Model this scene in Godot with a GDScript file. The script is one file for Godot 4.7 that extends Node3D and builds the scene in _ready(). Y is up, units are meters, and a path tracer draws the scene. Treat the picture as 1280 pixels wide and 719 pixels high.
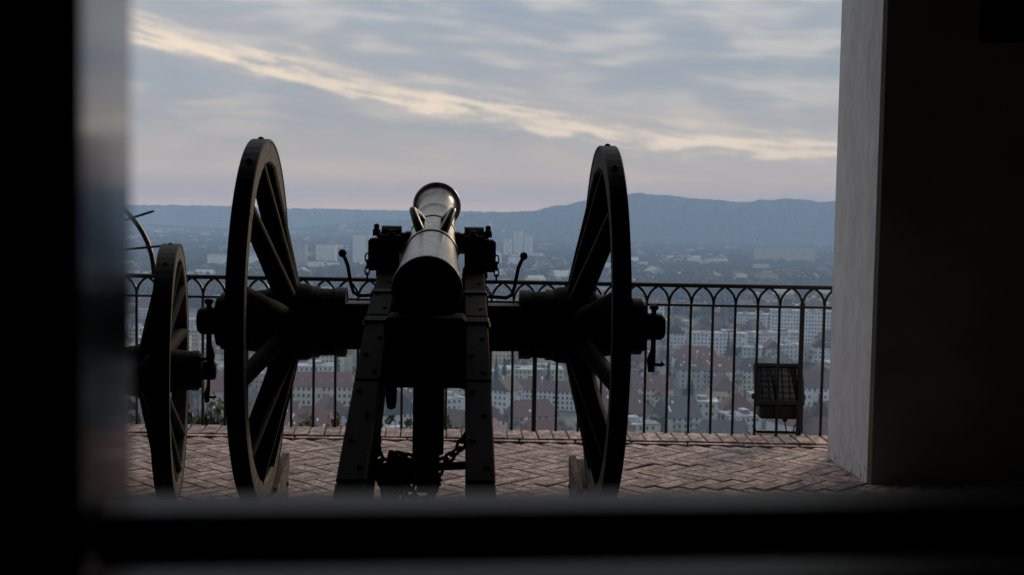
extends Node3D
# A bronze gun on a terrace under an arcade, seen through a gate, with a hazy town below at dusk.

var used_names := {}
var rng := RandomNumberGenerator.new()
var M := {}          # shared materials

# ---------------------------------------------------------------- mesh builder
class MB:
	var v := PackedVector3Array()
	var n := PackedVector3Array()
	var uv := PackedVector2Array()
	func tri_n(a: Vector3, b: Vector3, c: Vector3, na: Vector3, nb: Vector3, nc: Vector3) -> void:
		v.append(a); v.append(c); v.append(b)
		n.append(na); n.append(nc); n.append(nb)
	func tri(a: Vector3, b: Vector3, c: Vector3) -> void:
		var nn := (b - a).cross(c - a).normalized()
		if nn.length_squared() < 0.5:
			return
		tri_n(a, b, c, nn, nn, nn)
	func quad(a: Vector3, b: Vector3, c: Vector3, d: Vector3) -> void:
		tri(a, b, c)
		tri(a, c, d)
	func quad_out(a: Vector3, b: Vector3, c: Vector3, d: Vector3, o: Vector3) -> void:
		if (b - a).cross(c - a).dot(o) < 0.0:
			quad(d, c, b, a)
		else:
			quad(a, b, c, d)
	func tri_out(a: Vector3, b: Vector3, c: Vector3, o: Vector3) -> void:
		if (b - a).cross(c - a).dot(o) < 0.0:
			tri(a, c, b)
		else:
			tri(a, b, c)
	# a box with chamfered edges
	func cbox(c: Vector3, s: Vector3, ch := 0.0, b := Basis()) -> void:
		var h := s * 0.5
		if ch <= 0.0:
			for a in 3:
				for g in [-1.0, 1.0]:
					var o := Vector3.ZERO
					o[a] = g
					var q := []
					for k in [[-1, -1], [1, -1], [1, 1], [-1, 1]]:
						var p := Vector3.ZERO
						p[a] = g * h[a]
						p[(a + 1) % 3] = k[0] * h[(a + 1) % 3]
						p[(a + 2) % 3] = k[1] * h[(a + 2) % 3]
						q.append(c + b * p)
					quad_out(q[0], q[1], q[2], q[3], b * o)
			return
		for a in 3:
			var e := (a + 1) % 3
			var f := (a + 2) % 3
			for g in [-1.0, 1.0]:
				var q := []
				for k in [[-1.0, -1.0], [1.0, -1.0], [1.0, 1.0], [-1.0, 1.0]]:
					var p := Vector3.ZERO
					p[a] = g * h[a]
					p[e] = k[0] * (h[e] - ch)
					p[f] = k[1] * (h[f] - ch)
					q.append(c + b * p)
				var o := Vector3.ZERO
				o[a] = g
				quad_out(q[0], q[1], q[2], q[3], b * o)
				for g2 in [-1.0, 1.0]:
					var p1 := Vector3.ZERO
					p1[a] = g * h[a]
					p1[e] = g2 * (h[e] - ch)
					var p2 := Vector3.ZERO
					p2[a] = g * (h[a] - ch)
					p2[e] = g2 * h[e]
					var w := Vector3.ZERO
					w[f] = h[f] - ch
					var o2 := Vector3.ZERO
					o2[a] = g
					o2[e] = g2
					quad_out(c + b * (p1 - w), c + b * (p1 + w), c + b * (p2 + w), c + b * (p2 - w), b * o2)
		for x in [-1.0, 1.0]:
			for y in [-1.0, 1.0]:
				for z in [-1.0, 1.0]:
					var s3 := Vector3(x, y, z)
					var i := h - Vector3(ch, ch, ch)
					tri_out(c + b * (s3 * Vector3(h.x, i.y, i.z)), c + b * (s3 * Vector3(i.x, h.y, i.z)), c + b * (s3 * Vector3(i.x, i.y, h.z)), b * s3)
	# a solid of revolution about local y: profile points are (radius, y), going so that outside is to the right of travel upwards
	func lathe(p: PackedVector2Array, seg: int, xf := Transform3D(), crease := 0.75) -> void:
		var m := p.size() - 1
		var sn := []
		for i in m:
			var d := (p[i + 1] - p[i]).normalized()
			sn.append(Vector2(d.y, -d.x))
		for i in m:
			var n0: Vector2 = sn[i]
			var n1: Vector2 = sn[i]
			if i > 0 and sn[i].dot(sn[i - 1]) > crease:
				n0 = (sn[i] + sn[i - 1]).normalized()
			if i < m - 1 and sn[i].dot(sn[i + 1]) > crease:
				n1 = (sn[i] + sn[i + 1]).normalized()
			for k in seg:
				var a0 := TAU * k / seg
				var a1 := TAU * (k + 1) / seg
				var d0 := Vector3(cos(a0), 0, -sin(a0))
				var d1 := Vector3(cos(a1), 0, -sin(a1))
				var A := xf * (d0 * p[i].x + Vector3(0, p[i].y, 0))
				var B := xf * (d1 * p[i].x + Vector3(0, p[i].y, 0))
				var C := xf * (d1 * p[i + 1].x + Vector3(0, p[i + 1].y, 0))
				var D := xf * (d0 * p[i + 1].x + Vector3(0, p[i + 1].y, 0))
				var nA := (xf.basis * (d0 * n0.x + Vector3(0, n0.y, 0))).normalized()
				var nB := (xf.basis * (d1 * n0.x + Vector3(0, n0.y, 0))).normalized()
				var nC := (xf.basis * (d1 * n1.x + Vector3(0, n1.y, 0))).normalized()
				var nD := (xf.basis * (d0 * n1.x + Vector3(0, n1.y, 0))).normalized()
				if p[i].x > 1e-5:
					tri_n(A, B, C, nA, nB, nC)
				if p[i + 1].x > 1e-5:
					tri_n(A, C, D, nA, nC, nD)
	# a convex section (x, y, anticlockwise) carried along frames whose z runs along the path
	func sweep(fr: Array, sec: PackedVector2Array, smooth := false, caps := true) -> void:
		var m := sec.size()
		for i in fr.size() - 1:
			for j in m:
				var k := (j + 1) % m
				var a: Vector3 = fr[i] * Vector3(sec[j].x, sec[j].y, 0)
				var b: Vector3 = fr[i] * Vector3(sec[k].x, sec[k].y, 0)
				var c: Vector3 = fr[i + 1] * Vector3(sec[k].x, sec[k].y, 0)
				var d: Vector3 = fr[i + 1] * Vector3(sec[j].x, sec[j].y, 0)
				if smooth:
					var na: Vector3 = (a - fr[i].origin).normalized()
					var nb: Vector3 = (b - fr[i].origin).normalized()
					var nc: Vector3 = (c - fr[i + 1].origin).normalized()
					var nd: Vector3 = (d - fr[i + 1].origin).normalized()
					tri_n(a, b, c, na, nb, nc)
					tri_n(a, c, d, na, nc, nd)
				else:
					quad(a, b, c, d)
		if caps:
			var s0: Transform3D = fr[0]
			var s1: Transform3D = fr[fr.size() - 1]
			for j in range(1, m - 1):
				tri(s0 * Vector3(sec[0].x, sec[0].y, 0), s0 * Vector3(sec[j + 1].x, sec[j + 1].y, 0), s0 * Vector3(sec[j].x, sec[j].y, 0))
				tri(s1 * Vector3(sec[0].x, sec[0].y, 0), s1 * Vector3(sec[j].x, sec[j].y, 0), s1 * Vector3(sec[j + 1].x, sec[j + 1].y, 0))
	func tube(pts: Array, r, seg := 8) -> void:
		var fr := []
		var up := Vector3.UP
		for i in pts.size():
			var t: Vector3
			if i == 0:
				t = pts[1] - pts[0]
			elif i == pts.size() - 1:
				t = pts[i] - pts[i - 1]
			else:
				t = (pts[i] - pts[i - 1]).normalized() + (pts[i + 1] - pts[i]).normalized()
			t = t.normalized()
			if i == 0 and absf(t.dot(up)) > 0.95:
				up = Vector3.RIGHT
			var x := up.cross(t).normalized()
			var y := t.cross(x).normalized()
			up = y
			var rr: float = r[i] if r is Array else r
			fr.append(Transform3D(Basis(x * rr, y * rr, t), pts[i]))
		var sec := PackedVector2Array()
		for k in seg:
			sec.append(Vector2(cos(TAU * k / seg), sin(TAU * k / seg)))
		sweep(fr, sec, true)
	# a polygon in the (x, y) plane of xf, drawn out along its z from d0 to d1
	func prism(poly: PackedVector2Array, d0: float, d1: float, xf := Transform3D()) -> void:
		var q := poly
		if Geometry2D.is_polygon_clockwise(q):
			q = q.duplicate()
			q.reverse()
		var t := Geometry2D.triangulate_polygon(q)
		var zo := xf.basis.z
		for i in range(0, t.size(), 3):
			var a := q[t[i]]
			var b := q[t[i + 1]]
			var c := q[t[i + 2]]
			tri_out(xf * Vector3(a.x, a.y, d1), xf * Vector3(b.x, b.y, d1), xf * Vector3(c.x, c.y, d1), zo)
			tri_out(xf * Vector3(a.x, a.y, d0), xf * Vector3(b.x, b.y, d0), xf * Vector3(c.x, c.y, d0), -zo)
		for i in q.size():
			var a := q[i]
			var b := q[(i + 1) % q.size()]
			quad(xf * Vector3(a.x, a.y, d0), xf * Vector3(b.x, b.y, d0), xf * Vector3(b.x, b.y, d1), xf * Vector3(a.x, a.y, d1))
	func mesh(mat: Material) -> ArrayMesh:
		var arr := []
		arr.resize(Mesh.ARRAY_MAX)
		arr[Mesh.ARRAY_VERTEX] = v
		arr[Mesh.ARRAY_NORMAL] = n
		if uv.size() == v.size() and uv.size() > 0:
			arr[Mesh.ARRAY_TEX_UV] = uv
		var am := ArrayMesh.new()
		am.add_surface_from_arrays(Mesh.PRIMITIVE_TRIANGLES, arr)
		am.surface_set_material(0, mat)
		return am

func numbered(s: String) -> String:
	if not used_names.has(s):
		used_names[s] = 0
		return s
	used_names[s] += 1
	return "%s_%03d" % [s, used_names[s]]

func tag(o: Node, label: String, category: String, group := "", kind := "") -> void:
	o.set_meta("label", label)
	o.set_meta("category", category)
	if group != "":
		o.set_meta("group", group)
	if kind != "":
		o.set_meta("kind", kind)

func thing(called: String, label: String, category: String, at := Vector3.ZERO, turn := 0.0, group := "") -> Node3D:
	var o := Node3D.new()
	o.name = numbered(called)
	add_child(o)
	o.position = at
	o.rotation_degrees.y = turn
	tag(o, label, category, group)
	return o

func part(called: String, mesh: Mesh, parent: Node, at := Vector3.ZERO) -> MeshInstance3D:
	var o := MeshInstance3D.new()
	o.name = numbered(called) if parent == self else StringName(called)
	o.mesh = mesh
	o.position = at
	parent.add_child(o, true)
	return o

func sub(called: String, parent: Node, at := Vector3.ZERO) -> Node3D:
	var o := Node3D.new()
	o.name = called
	o.position = at
	parent.add_child(o, true)
	return o

func structure(called: String, mesh: Mesh, label: String, at := Vector3.ZERO) -> MeshInstance3D:
	var o := part(called, mesh, self, at)
	o.set_meta("kind", "structure")
	o.set_meta("label", label)
	o.set_meta("category", called.replace("_", " "))
	return o

# ---------------------------------------------------------------- textures and materials
func noise_img(freq: float, oct: int, sd: int, lo: float, hi: float, size := 512, gain := 0.5, contrast := 1.0) -> Image:
	var f := FastNoiseLite.new()
	f.noise_type = FastNoiseLite.TYPE_SIMPLEX_SMOOTH
	f.seed = sd
	f.frequency = freq
	f.fractal_octaves = oct
	f.fractal_gain = gain
	var im := f.get_seamless_image(size, size, false, false, 0.15, true)
	im.convert(Image.FORMAT_L8)
	var d := im.get_data()
	var lut := PackedByteArray()
	for i in 256:
		var t := clampf((i / 255.0 - 0.5) * contrast + 0.5, 0.0, 1.0)
		lut.append(int(255.0 * lerpf(lo, hi, t)))
	for i in d.size():
		d[i] = lut[d[i]]
	return Image.create_from_data(size, size, false, Image.FORMAT_L8, d)

func tex(im: Image) -> ImageTexture:
	return ImageTexture.create_from_image(im)

func normal_of(im: Image, strength: float) -> ImageTexture:
	var c: Image = im.duplicate()
	c.convert(Image.FORMAT_RGBA8)
	c.bump_map_to_normal_map(strength)
	return ImageTexture.create_from_image(c)

func lin(r: float, g: float, b: float, a := 1.0) -> Color:
	var c := Color(r, g, b).linear_to_srgb()
	c.a = a
	return c

func mat(c: Color, rough: float, metal := 0.0, t: Texture2D = null, scale := Vector3.ONE, nt: Texture2D = null, ns := 1.0, world := false) -> StandardMaterial3D:
	var m := StandardMaterial3D.new()
	m.albedo_color = c
	m.roughness = rough
	m.metallic = metal
	if t:
		m.albedo_texture = t
	if nt:
		m.normal_enabled = true
		m.normal_texture = nt
		m.normal_scale = ns
	if t or nt:
		m.uv1_triplanar = true
		m.uv1_world_triplanar = world
		m.uv1_scale = scale
	return m

func make_materials() -> void:
	var fine := noise_img(0.03, 5, 3, 0.55, 1.0, 512, 0.6, 1.6)
	var blot := noise_img(0.008, 5, 8, 0.45, 1.0, 512, 0.55, 2.0)
	var grit := noise_img(0.09, 4, 11, 0.35, 1.0, 512, 0.7, 1.8)
	var streak := noise_img(0.02, 5, 21, 0.4, 1.0, 512, 0.6, 1.9)
	M.t_brick = tex(noise_img(0.012, 6, 31, 0.68, 1.0, 512, 0.65, 2.2))
	M.t_wear = tex(noise_img(0.05, 5, 37, 0.7, 1.0, 512, 0.65, 2.2))
	M.t_soft = tex(noise_img(0.01, 4, 41, 0.86, 1.0, 512, 0.5, 1.4))
	M.t_fine = tex(fine)
	M.t_blot = tex(blot)
	M.t_grit = tex(grit)
	M.t_streak = tex(streak)
	M.n_fine = normal_of(fine, 3.0)
	M.n_grit = normal_of(grit, 4.0)
	M.n_blot = normal_of(blot, 5.0)
	M.bronze = mat(lin(0.215, 0.205, 0.195), 0.33, 0.9, M.t_fine, Vector3(1.6, 1.6, 0.5), M.n_fine, 0.12)
	M.iron = mat(lin(0.008, 0.008, 0.009), 0.55, 0.0, M.t_grit, Vector3(2, 2, 2), M.n_grit, 0.3)
	M.iron_worn = mat(lin(0.014, 0.0135, 0.013), 0.7, 0.0, M.t_grit, Vector3(3, 3, 3), M.n_grit, 0.5)
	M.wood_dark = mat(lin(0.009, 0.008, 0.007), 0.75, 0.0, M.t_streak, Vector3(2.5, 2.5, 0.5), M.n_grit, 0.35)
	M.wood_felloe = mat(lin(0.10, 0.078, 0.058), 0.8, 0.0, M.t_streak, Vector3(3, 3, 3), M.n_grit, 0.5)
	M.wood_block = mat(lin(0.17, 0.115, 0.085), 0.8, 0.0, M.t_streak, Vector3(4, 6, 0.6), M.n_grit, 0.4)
	M.iron.metallic_specular = 0.2
	M.iron_worn.metallic_specular = 0.2
	M.wood_dark.metallic_specular = 0.2
	M.rail = mat(lin(0.012, 0.012, 0.014), 0.45, 0.0, M.t_grit, Vector3(4, 4, 4), M.n_grit, 0.25)
	M.gate = mat(lin(0.01, 0.011, 0.015), 0.12, 0.0, M.t_fine, Vector3(6, 6, 6), M.n_fine, 0.05)
	M.gate.metallic_specular = 0.5
	M.gate.clearcoat_enabled = true
	M.gate.clearcoat = 0.3
	M.gate.clearcoat_roughness = 0.08
	M.gate_bar = mat(lin(0.04, 0.036, 0.029), 0.4, 0.0, M.t_grit, Vector3(6, 6, 6), M.n_grit, 0.1)
	M.gate_bar.metallic_specular = 0.2
	M.joint = mat(lin(0.03, 0.026, 0.024), 0.95, 0.0, M.t_grit, Vector3(3, 3, 3), M.n_grit, 1.0)
	M.brick = []
	for c in [[0.72, 0.51, 0.465], [0.66, 0.465, 0.425], [0.77, 0.55, 0.50], [0.60, 0.44, 0.41], [0.69, 0.52, 0.485], [0.74, 0.51, 0.455]]:
		var bm := mat(lin(c[0], c[1], c[2]), 0.82, 0.0, M.t_brick, Vector3(0.9, 0.9, 0.9), M.n_grit, 0.22, true)
		bm.detail_enabled = true
		bm.detail_blend_mode = BaseMaterial3D.BLEND_MODE_MUL
		bm.detail_albedo = M.t_wear
		bm.uv2_triplanar = true
		bm.uv2_world_triplanar = true
		bm.uv2_scale = Vector3(5, 5, 5)
		M.brick.append(bm)
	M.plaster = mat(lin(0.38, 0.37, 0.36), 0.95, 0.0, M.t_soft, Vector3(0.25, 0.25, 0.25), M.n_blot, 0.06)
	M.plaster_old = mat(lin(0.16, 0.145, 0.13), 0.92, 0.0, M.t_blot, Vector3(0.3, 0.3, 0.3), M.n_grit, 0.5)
	M.stone = mat(lin(0.25, 0.23, 0.21), 0.92, 0.0, M.t_blot, Vector3(0.2, 0.2, 0.2), M.n_grit, 0.8)
	M.leaf = mat(lin(0.035, 0.055, 0.022), 0.5)
	M.leaf.backlight_enabled = true
	M.leaf.backlight = Color(0.15, 0.2, 0.08)
	M.stem = mat(lin(0.06, 0.045, 0.03), 0.85)
	M.lamp_body = mat(lin(0.008, 0.008, 0.009), 0.5, 0.0, M.t_grit, Vector3(5, 5, 5))
	M.lamp_glass = mat(lin(0.02, 0.022, 0.026), 0.08)
	M.lamp_glass.metallic_specular = 0.9

# ---------------------------------------------------------------- sky
var sky_n1 := FastNoiseLite.new()
var sky_n2 := FastNoiseLite.new()
var sky_n3 := FastNoiseLite.new()

func ramp(t: float, keys: Array) -> Vector3:
	for i in keys.size() - 1:
		if t <= keys[i + 1][0]:
			var k := clampf((t - keys[i][0]) / (keys[i + 1][0] - keys[i][0]), 0.0, 1.0)
			k = k * k * (3.0 - 2.0 * k)
			return keys[i][1].lerp(keys[i + 1][1], k)
	return keys[-1][1]

const SKY_KEYS := [
	[0.0, Vector3(1.40, 0.86, 0.58)], [0.6, Vector3(1.0, 0.67, 0.49)], [1.3, Vector3(0.74, 0.545, 0.42)], [2.6, Vector3(0.52, 0.445, 0.38)],
	[4.0, Vector3(0.415, 0.395, 0.38)], [6.0, Vector3(0.39, 0.395, 0.405)], [10.0, Vector3(0.385, 0.405, 0.43)],
	[30.0, Vector3(0.60, 0.63, 0.66)], [90.0, Vector3(1.08, 1.12, 1.16)]]

func sky_color(az: float, el: float) -> Vector3:
	var a := deg_to_rad(az)
	var sa := sin(a)
	var cx := cos(a) * 57.3
	var cz := sa * 57.3
	var tilt := el + sa * 8.6 - 16.0 * (1.0 - cos(a))       # the cloud streets sink towards the right
	var lev := el + sa * 3.0
	var c: Vector3 = ramp(el, SKY_KEYS)
	var st := 1.0 / (1.0 + maxf(el - 10.0, 0.0) * 0.05)
	var up := smoothstep(1.5, 6.5, el)
	# broad soft veils, then finer streaks in them
	var w := sky_n3.get_noise_3d(cx * 1.3, tilt * 3.0 * st, cz * 1.3)
	var v1 := sky_n3.get_noise_3d(cx * 1.7 + 9.0, lev * 6.5 * st + w * 4.0, cz * 1.7)
	var v2 := sky_n2.get_noise_3d(cx * 0.55, lev * 5.0 * st + w * 2.5, cz * 0.55)
	var v3 := sky_n2.get_noise_3d(cx * 1.3 + 30.0, lev * 16.0 * st + w * 4.0, cz * 1.3)
	var veil := clampf(0.5 + 0.85 * v1 + 0.6 * v2 + 0.3 * v3, 0.0, 1.0)
	c = c.lerp(c * Vector3(0.79, 0.87, 0.965), (1.0 - veil) * (0.45 + 0.55 * up))
	c = c.lerp(c * Vector3(1.36, 1.28, 1.19), smoothstep(0.4, 1.05, veil) * (0.15 + 0.7 * up))
	# lit cloud banks, one after another up the sky
	for k in [[4.25, 0.66, 1.0], [13.5, 1.3, 0.5], [24.0, 2.2, 0.45], [40.0, 4.0, 0.45]]:
		var e: float = tilt - k[0]
		if absf(e) > k[1] * 7.0:
			continue
		var n1 := sky_n1.get_noise_3d(cx * 0.55 + 40.0, tilt * 1.6 + k[0], cz * 0.55)
		var n2 := sky_n2.get_noise_3d(cx * 1.6, tilt * 8.0 + 9.0, cz * 1.6)
		var n3 := sky_n2.get_noise_3d(cx * 3.4 + 71.0, tilt * 15.0, cz * 3.4)
		var d: float = e / k[1] + n1 * 0.8 + n2 * 0.95 + n3 * 0.5
		var core := exp(-d * d * (2.6 if d < 0.0 else 0.62))
		var halo := exp(-d * d * (0.5 if d < 0.0 else 0.10))
		var fil := clampf(0.66 + 1.1 * sky_n2.get_noise_3d(cx * 1.5 + 5.0, tilt * 19.0, cz * 1.5) + 0.5 * n3, 0.0, 1.0)
		var part_ := clampf(0.85 + 0.5 * sky_n1.get_noise_3d(cx * 0.5, k[0], cz * 0.5), 0.0, 1.0)
		c = c.lerp(Vector3(0.60, 0.525, 0.455), halo * 0.34 * k[2] * part_)
		c = c.lerp(Vector3(0.93, 0.75, 0.56), clampf(smoothstep(0.02, 1.15, core * fil * 1.3) * k[2] * part_ * 0.95, 0.0, 0.92))
	return c

func sky_fill(im: Image, w: int, h: int, row0: int, rows: int) -> void:
	var d := PackedFloat32Array()
	d.resize(w * rows * 3)
	var i := 0
	for r in rows:
		var el := 90.0 - (row0 + r + 0.5) / h * 180.0
		for x in w:
			var c := sky_color((x + 0.5) / w * 360.0, maxf(el, 0.0))
			d[i] = c.x; d[i + 1] = c.y; d[i + 2] = c.z
			i += 3
	im.blit_rect(Image.create_from_data(w, rows, false, Image.FORMAT_RGBF, d.to_byte_array()), Rect2i(0, 0, w, rows), Vector2i(0, row0))

func make_sky() -> Sky:
	for q in [[sky_n1, 5, 0.16, 4], [sky_n2, 17, 0.16, 5], [sky_n3, 29, 0.08, 3]]:
		q[0].noise_type = FastNoiseLite.TYPE_SIMPLEX_SMOOTH
		q[0].seed = q[1]
		q[0].frequency = q[2]
		q[0].fractal_octaves = q[3]
	var low := Image.create(512, 256, false, Image.FORMAT_RGBF)
	sky_fill(low, 512, 256, 0, 256)
	low.resize(2048, 1024, Image.INTERPOLATE_CUBIC)
	low.resize(4096, 2048, Image.INTERPOLATE_BILINEAR)
	# the low sky, where clouds are finest
	sky_fill(low, 4096, 2048, 1024 - 150, 150)
	var m := PanoramaSkyMaterial.new()
	m.panorama = ImageTexture.create_from_image(low)
	var s := Sky.new()
	s.sky_material = m
	return s

# ---------------------------------------------------------------- gun
func wheel(gun: Node3D, side: float, hub_y: float, R: float, hw: float) -> void:
	var w := sub("wheel", gun, Vector3(side * 0.75, hub_y, 0))
	w.rotation_degrees.y = -side * 1.3
	# felloes: seven curved blocks of wood
	var nf := 7
	for i in nf:
		var b := MB.new()
		var a0 := TAU * i / nf + 0.006
		var a1 := TAU * (i + 1) / nf - 0.006
		var fr := []
		for k in 8:
			var a := lerpf(a0, a1, k / 7.0)
			var rad := Vector3(0, cos(a), sin(a))
			var tan_ := Vector3(0, -sin(a), cos(a))
			fr.append(Transform3D(Basis(rad.cross(tan_), rad, tan_), rad * (R - 0.058)))
		var h2 := 0.045
		var c := 0.008
		b.sweep(fr, PackedVector2Array([Vector2(-hw + c, -h2), Vector2(hw - c, -h2), Vector2(hw, -h2 + c), Vector2(hw, h2), Vector2(-hw, h2), Vector2(-hw, -h2 + c)]))
		part("felloe", b.mesh(M.wood_felloe), w)
	# iron tyre with bolt heads
	var ty := MB.new()
	var fr2 := []
	for k in 73:
		var a := TAU * k / 72.0
		var rad := Vector3(0, cos(a), sin(a))
		var tan_ := Vector3(0, -sin(a), cos(a))
		fr2.append(Transform3D(Basis(rad.cross(tan_), rad, tan_), rad * (R - 0.006)))
	ty.sweep(fr2, PackedVector2Array([Vector2(-hw - 0.003, -0.007), Vector2(hw + 0.003, -0.007), Vector2(hw + 0.003, 0.003), Vector2(hw - 0.001, 0.006), Vector2(-hw + 0.001, 0.006), Vector2(-hw - 0.003, 0.003)]), false, false)
	var tyre := part("tyre", ty.mesh(M.iron), w)
	for k in 14:
		var a := TAU * (k + 0.17) / 14.0
		var rad := Vector3(0, cos(a), sin(a))
		var bb := MB.new()
		bb.lathe(PackedVector2Array([Vector2(0.014, -0.002), Vector2(0.012, 0.004), Vector2(0.006, 0.008), Vector2(0.0, 0.009)]), 8, Transform3D(Basis(Vector3(1, 0, 0), rad, Vector3(1, 0, 0).cross(rad)), rad * R))
		part("bolt", bb.mesh(M.iron_worn), w)
	# spokes lean from the hub, which stands further in
	var dish := -side * 0.125
	var fat := 1.0 + (hw - 0.033) * 30.0
	for k in 12:
		var a := TAU * (k + 0.5) / 12.0
		var rad := Vector3(0, cos(a), sin(a))
		var p0 := rad * 0.13 + Vector3(dish, 0, 0)
		var p1 := rad * (R - 0.095)
		var t := (p1 - p0).normalized()
		var y := (Vector3(1, 0, 0) - t * t.x).normalized()
		var x := y.cross(t)
		var b := MB.new()
		var fr := []
		for s in [[0.0, 0.036, 0.046], [0.3, 0.034, 0.045], [0.5, 0.029, 0.042], [1.0, 0.026, 0.038]]:
			fr.append(Transform3D(Basis(x * s[1] * fat, y * s[2] * fat, t), p0.lerp(p1, s[0])))
		var sec := PackedVector2Array()
		for q in 8:
			sec.append(Vector2(cos(TAU * (q + 0.5) / 8), sin(TAU * (q + 0.5) / 8)))
		b.sweep(fr, sec, true)
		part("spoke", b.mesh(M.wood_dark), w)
	# hub: runs from the axle bed outwards
	var out := Basis(Vector3(0, -1, 0), Vector3(1, 0, 0), Vector3(0, 0, 1)) if side > 0 else Basis(Vector3(0, 1, 0), Vector3(-1, 0, 0), Vector3(0, 0, 1))
	var hub := MB.new()
	hub.lathe(PackedVector2Array([Vector2(0, -0.365), Vector2(0.135, -0.365), Vector2(0.145, -0.35), Vector2(0.15, -0.24), Vector2(0.168, -0.2), Vector2(0.172, -0.13), Vector2(0.168, -0.07), Vector2(0.14, -0.02), Vector2(0.12, 0.14), Vector2(0.108, 0.19), Vector2(0.09, 0.192), Vector2(0, 0.192)]), 28, Transform3D(out, Vector3.ZERO))
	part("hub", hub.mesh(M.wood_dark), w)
	for q in [[-0.345, 0.154, 0.05], [-0.235, 0.158, 0.035], [-0.055, 0.16, 0.03], [0.15, 0.126, 0.04]]:
		var b := MB.new()
		b.lathe(PackedVector2Array([Vector2(q[1] - 0.012, q[0] - q[2] * 0.5), Vector2(q[1], q[0] - q[2] * 0.5), Vector2(q[1], q[0] + q[2] * 0.5), Vector2(q[1] - 0.012, q[0] + q[2] * 0.5)]), 28, Transform3D(out, Vector3.ZERO))
		part("hub_band", b.mesh(M.iron), w)
	var cap := MB.new()
	cap.lathe(PackedVector2Array([Vector2(0.05, 0.18), Vector2(0.06, 0.2), Vector2(0.06, 0.26), Vector2(0.048, 0.275), Vector2(0, 0.28)]), 20, Transform3D(out, Vector3.ZERO))
	part("axle_end", cap.mesh(M.iron), w)
	var pin := MB.new()
	var px := side * 0.228
	pin.cbox(Vector3(px, -0.02, 0), Vector3(0.02, 0.2, 0.028), 0.004)
	pin.cbox(Vector3(px, 0.085, 0), Vector3(0.036, 0.022, 0.04), 0.006)
	pin.tube([Vector3(px, -0.1, 0.01), Vector3(px - side * 0.01, -0.15, 0.015), Vector3(px - side * 0.008, -0.2, 0.01)], [0.012, 0.02, 0.014])
	pin.tube([Vector3(px - side * 0.008, -0.165, 0.012), Vector3(px + side * 0.035, -0.17, 0.012), Vector3(px + side * 0.045, -0.16, 0.012)], [0.008, 0.008, 0.013])
	part("linchpin", pin.mesh(M.iron), w)

func ring_link(c: Vector3, b: Basis, lx := 0.02, ly := 0.032, r := 0.0065) -> MB:
	var m := MB.new()
	var fr := []
	var n := 14
	for k in n + 1:
		var a := TAU * k / n
		var p := Vector3(cos(a) * lx, sin(a) * ly, 0)
		var t := Vector3(-sin(a) * lx, cos(a) * ly, 0).normalized()
		var x := Vector3(0, 0, 1)
		var y := t.cross(x)
		fr.append(Transform3D(Basis(b * x * r, b * y * r, b * t), c + b * p))
	var sec := PackedVector2Array()
	for q in 6:
		sec.append(Vector2(cos(TAU * q / 6), sin(TAU * q / 6)))
	m.sweep(fr, sec, true, false)
	return m

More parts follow.
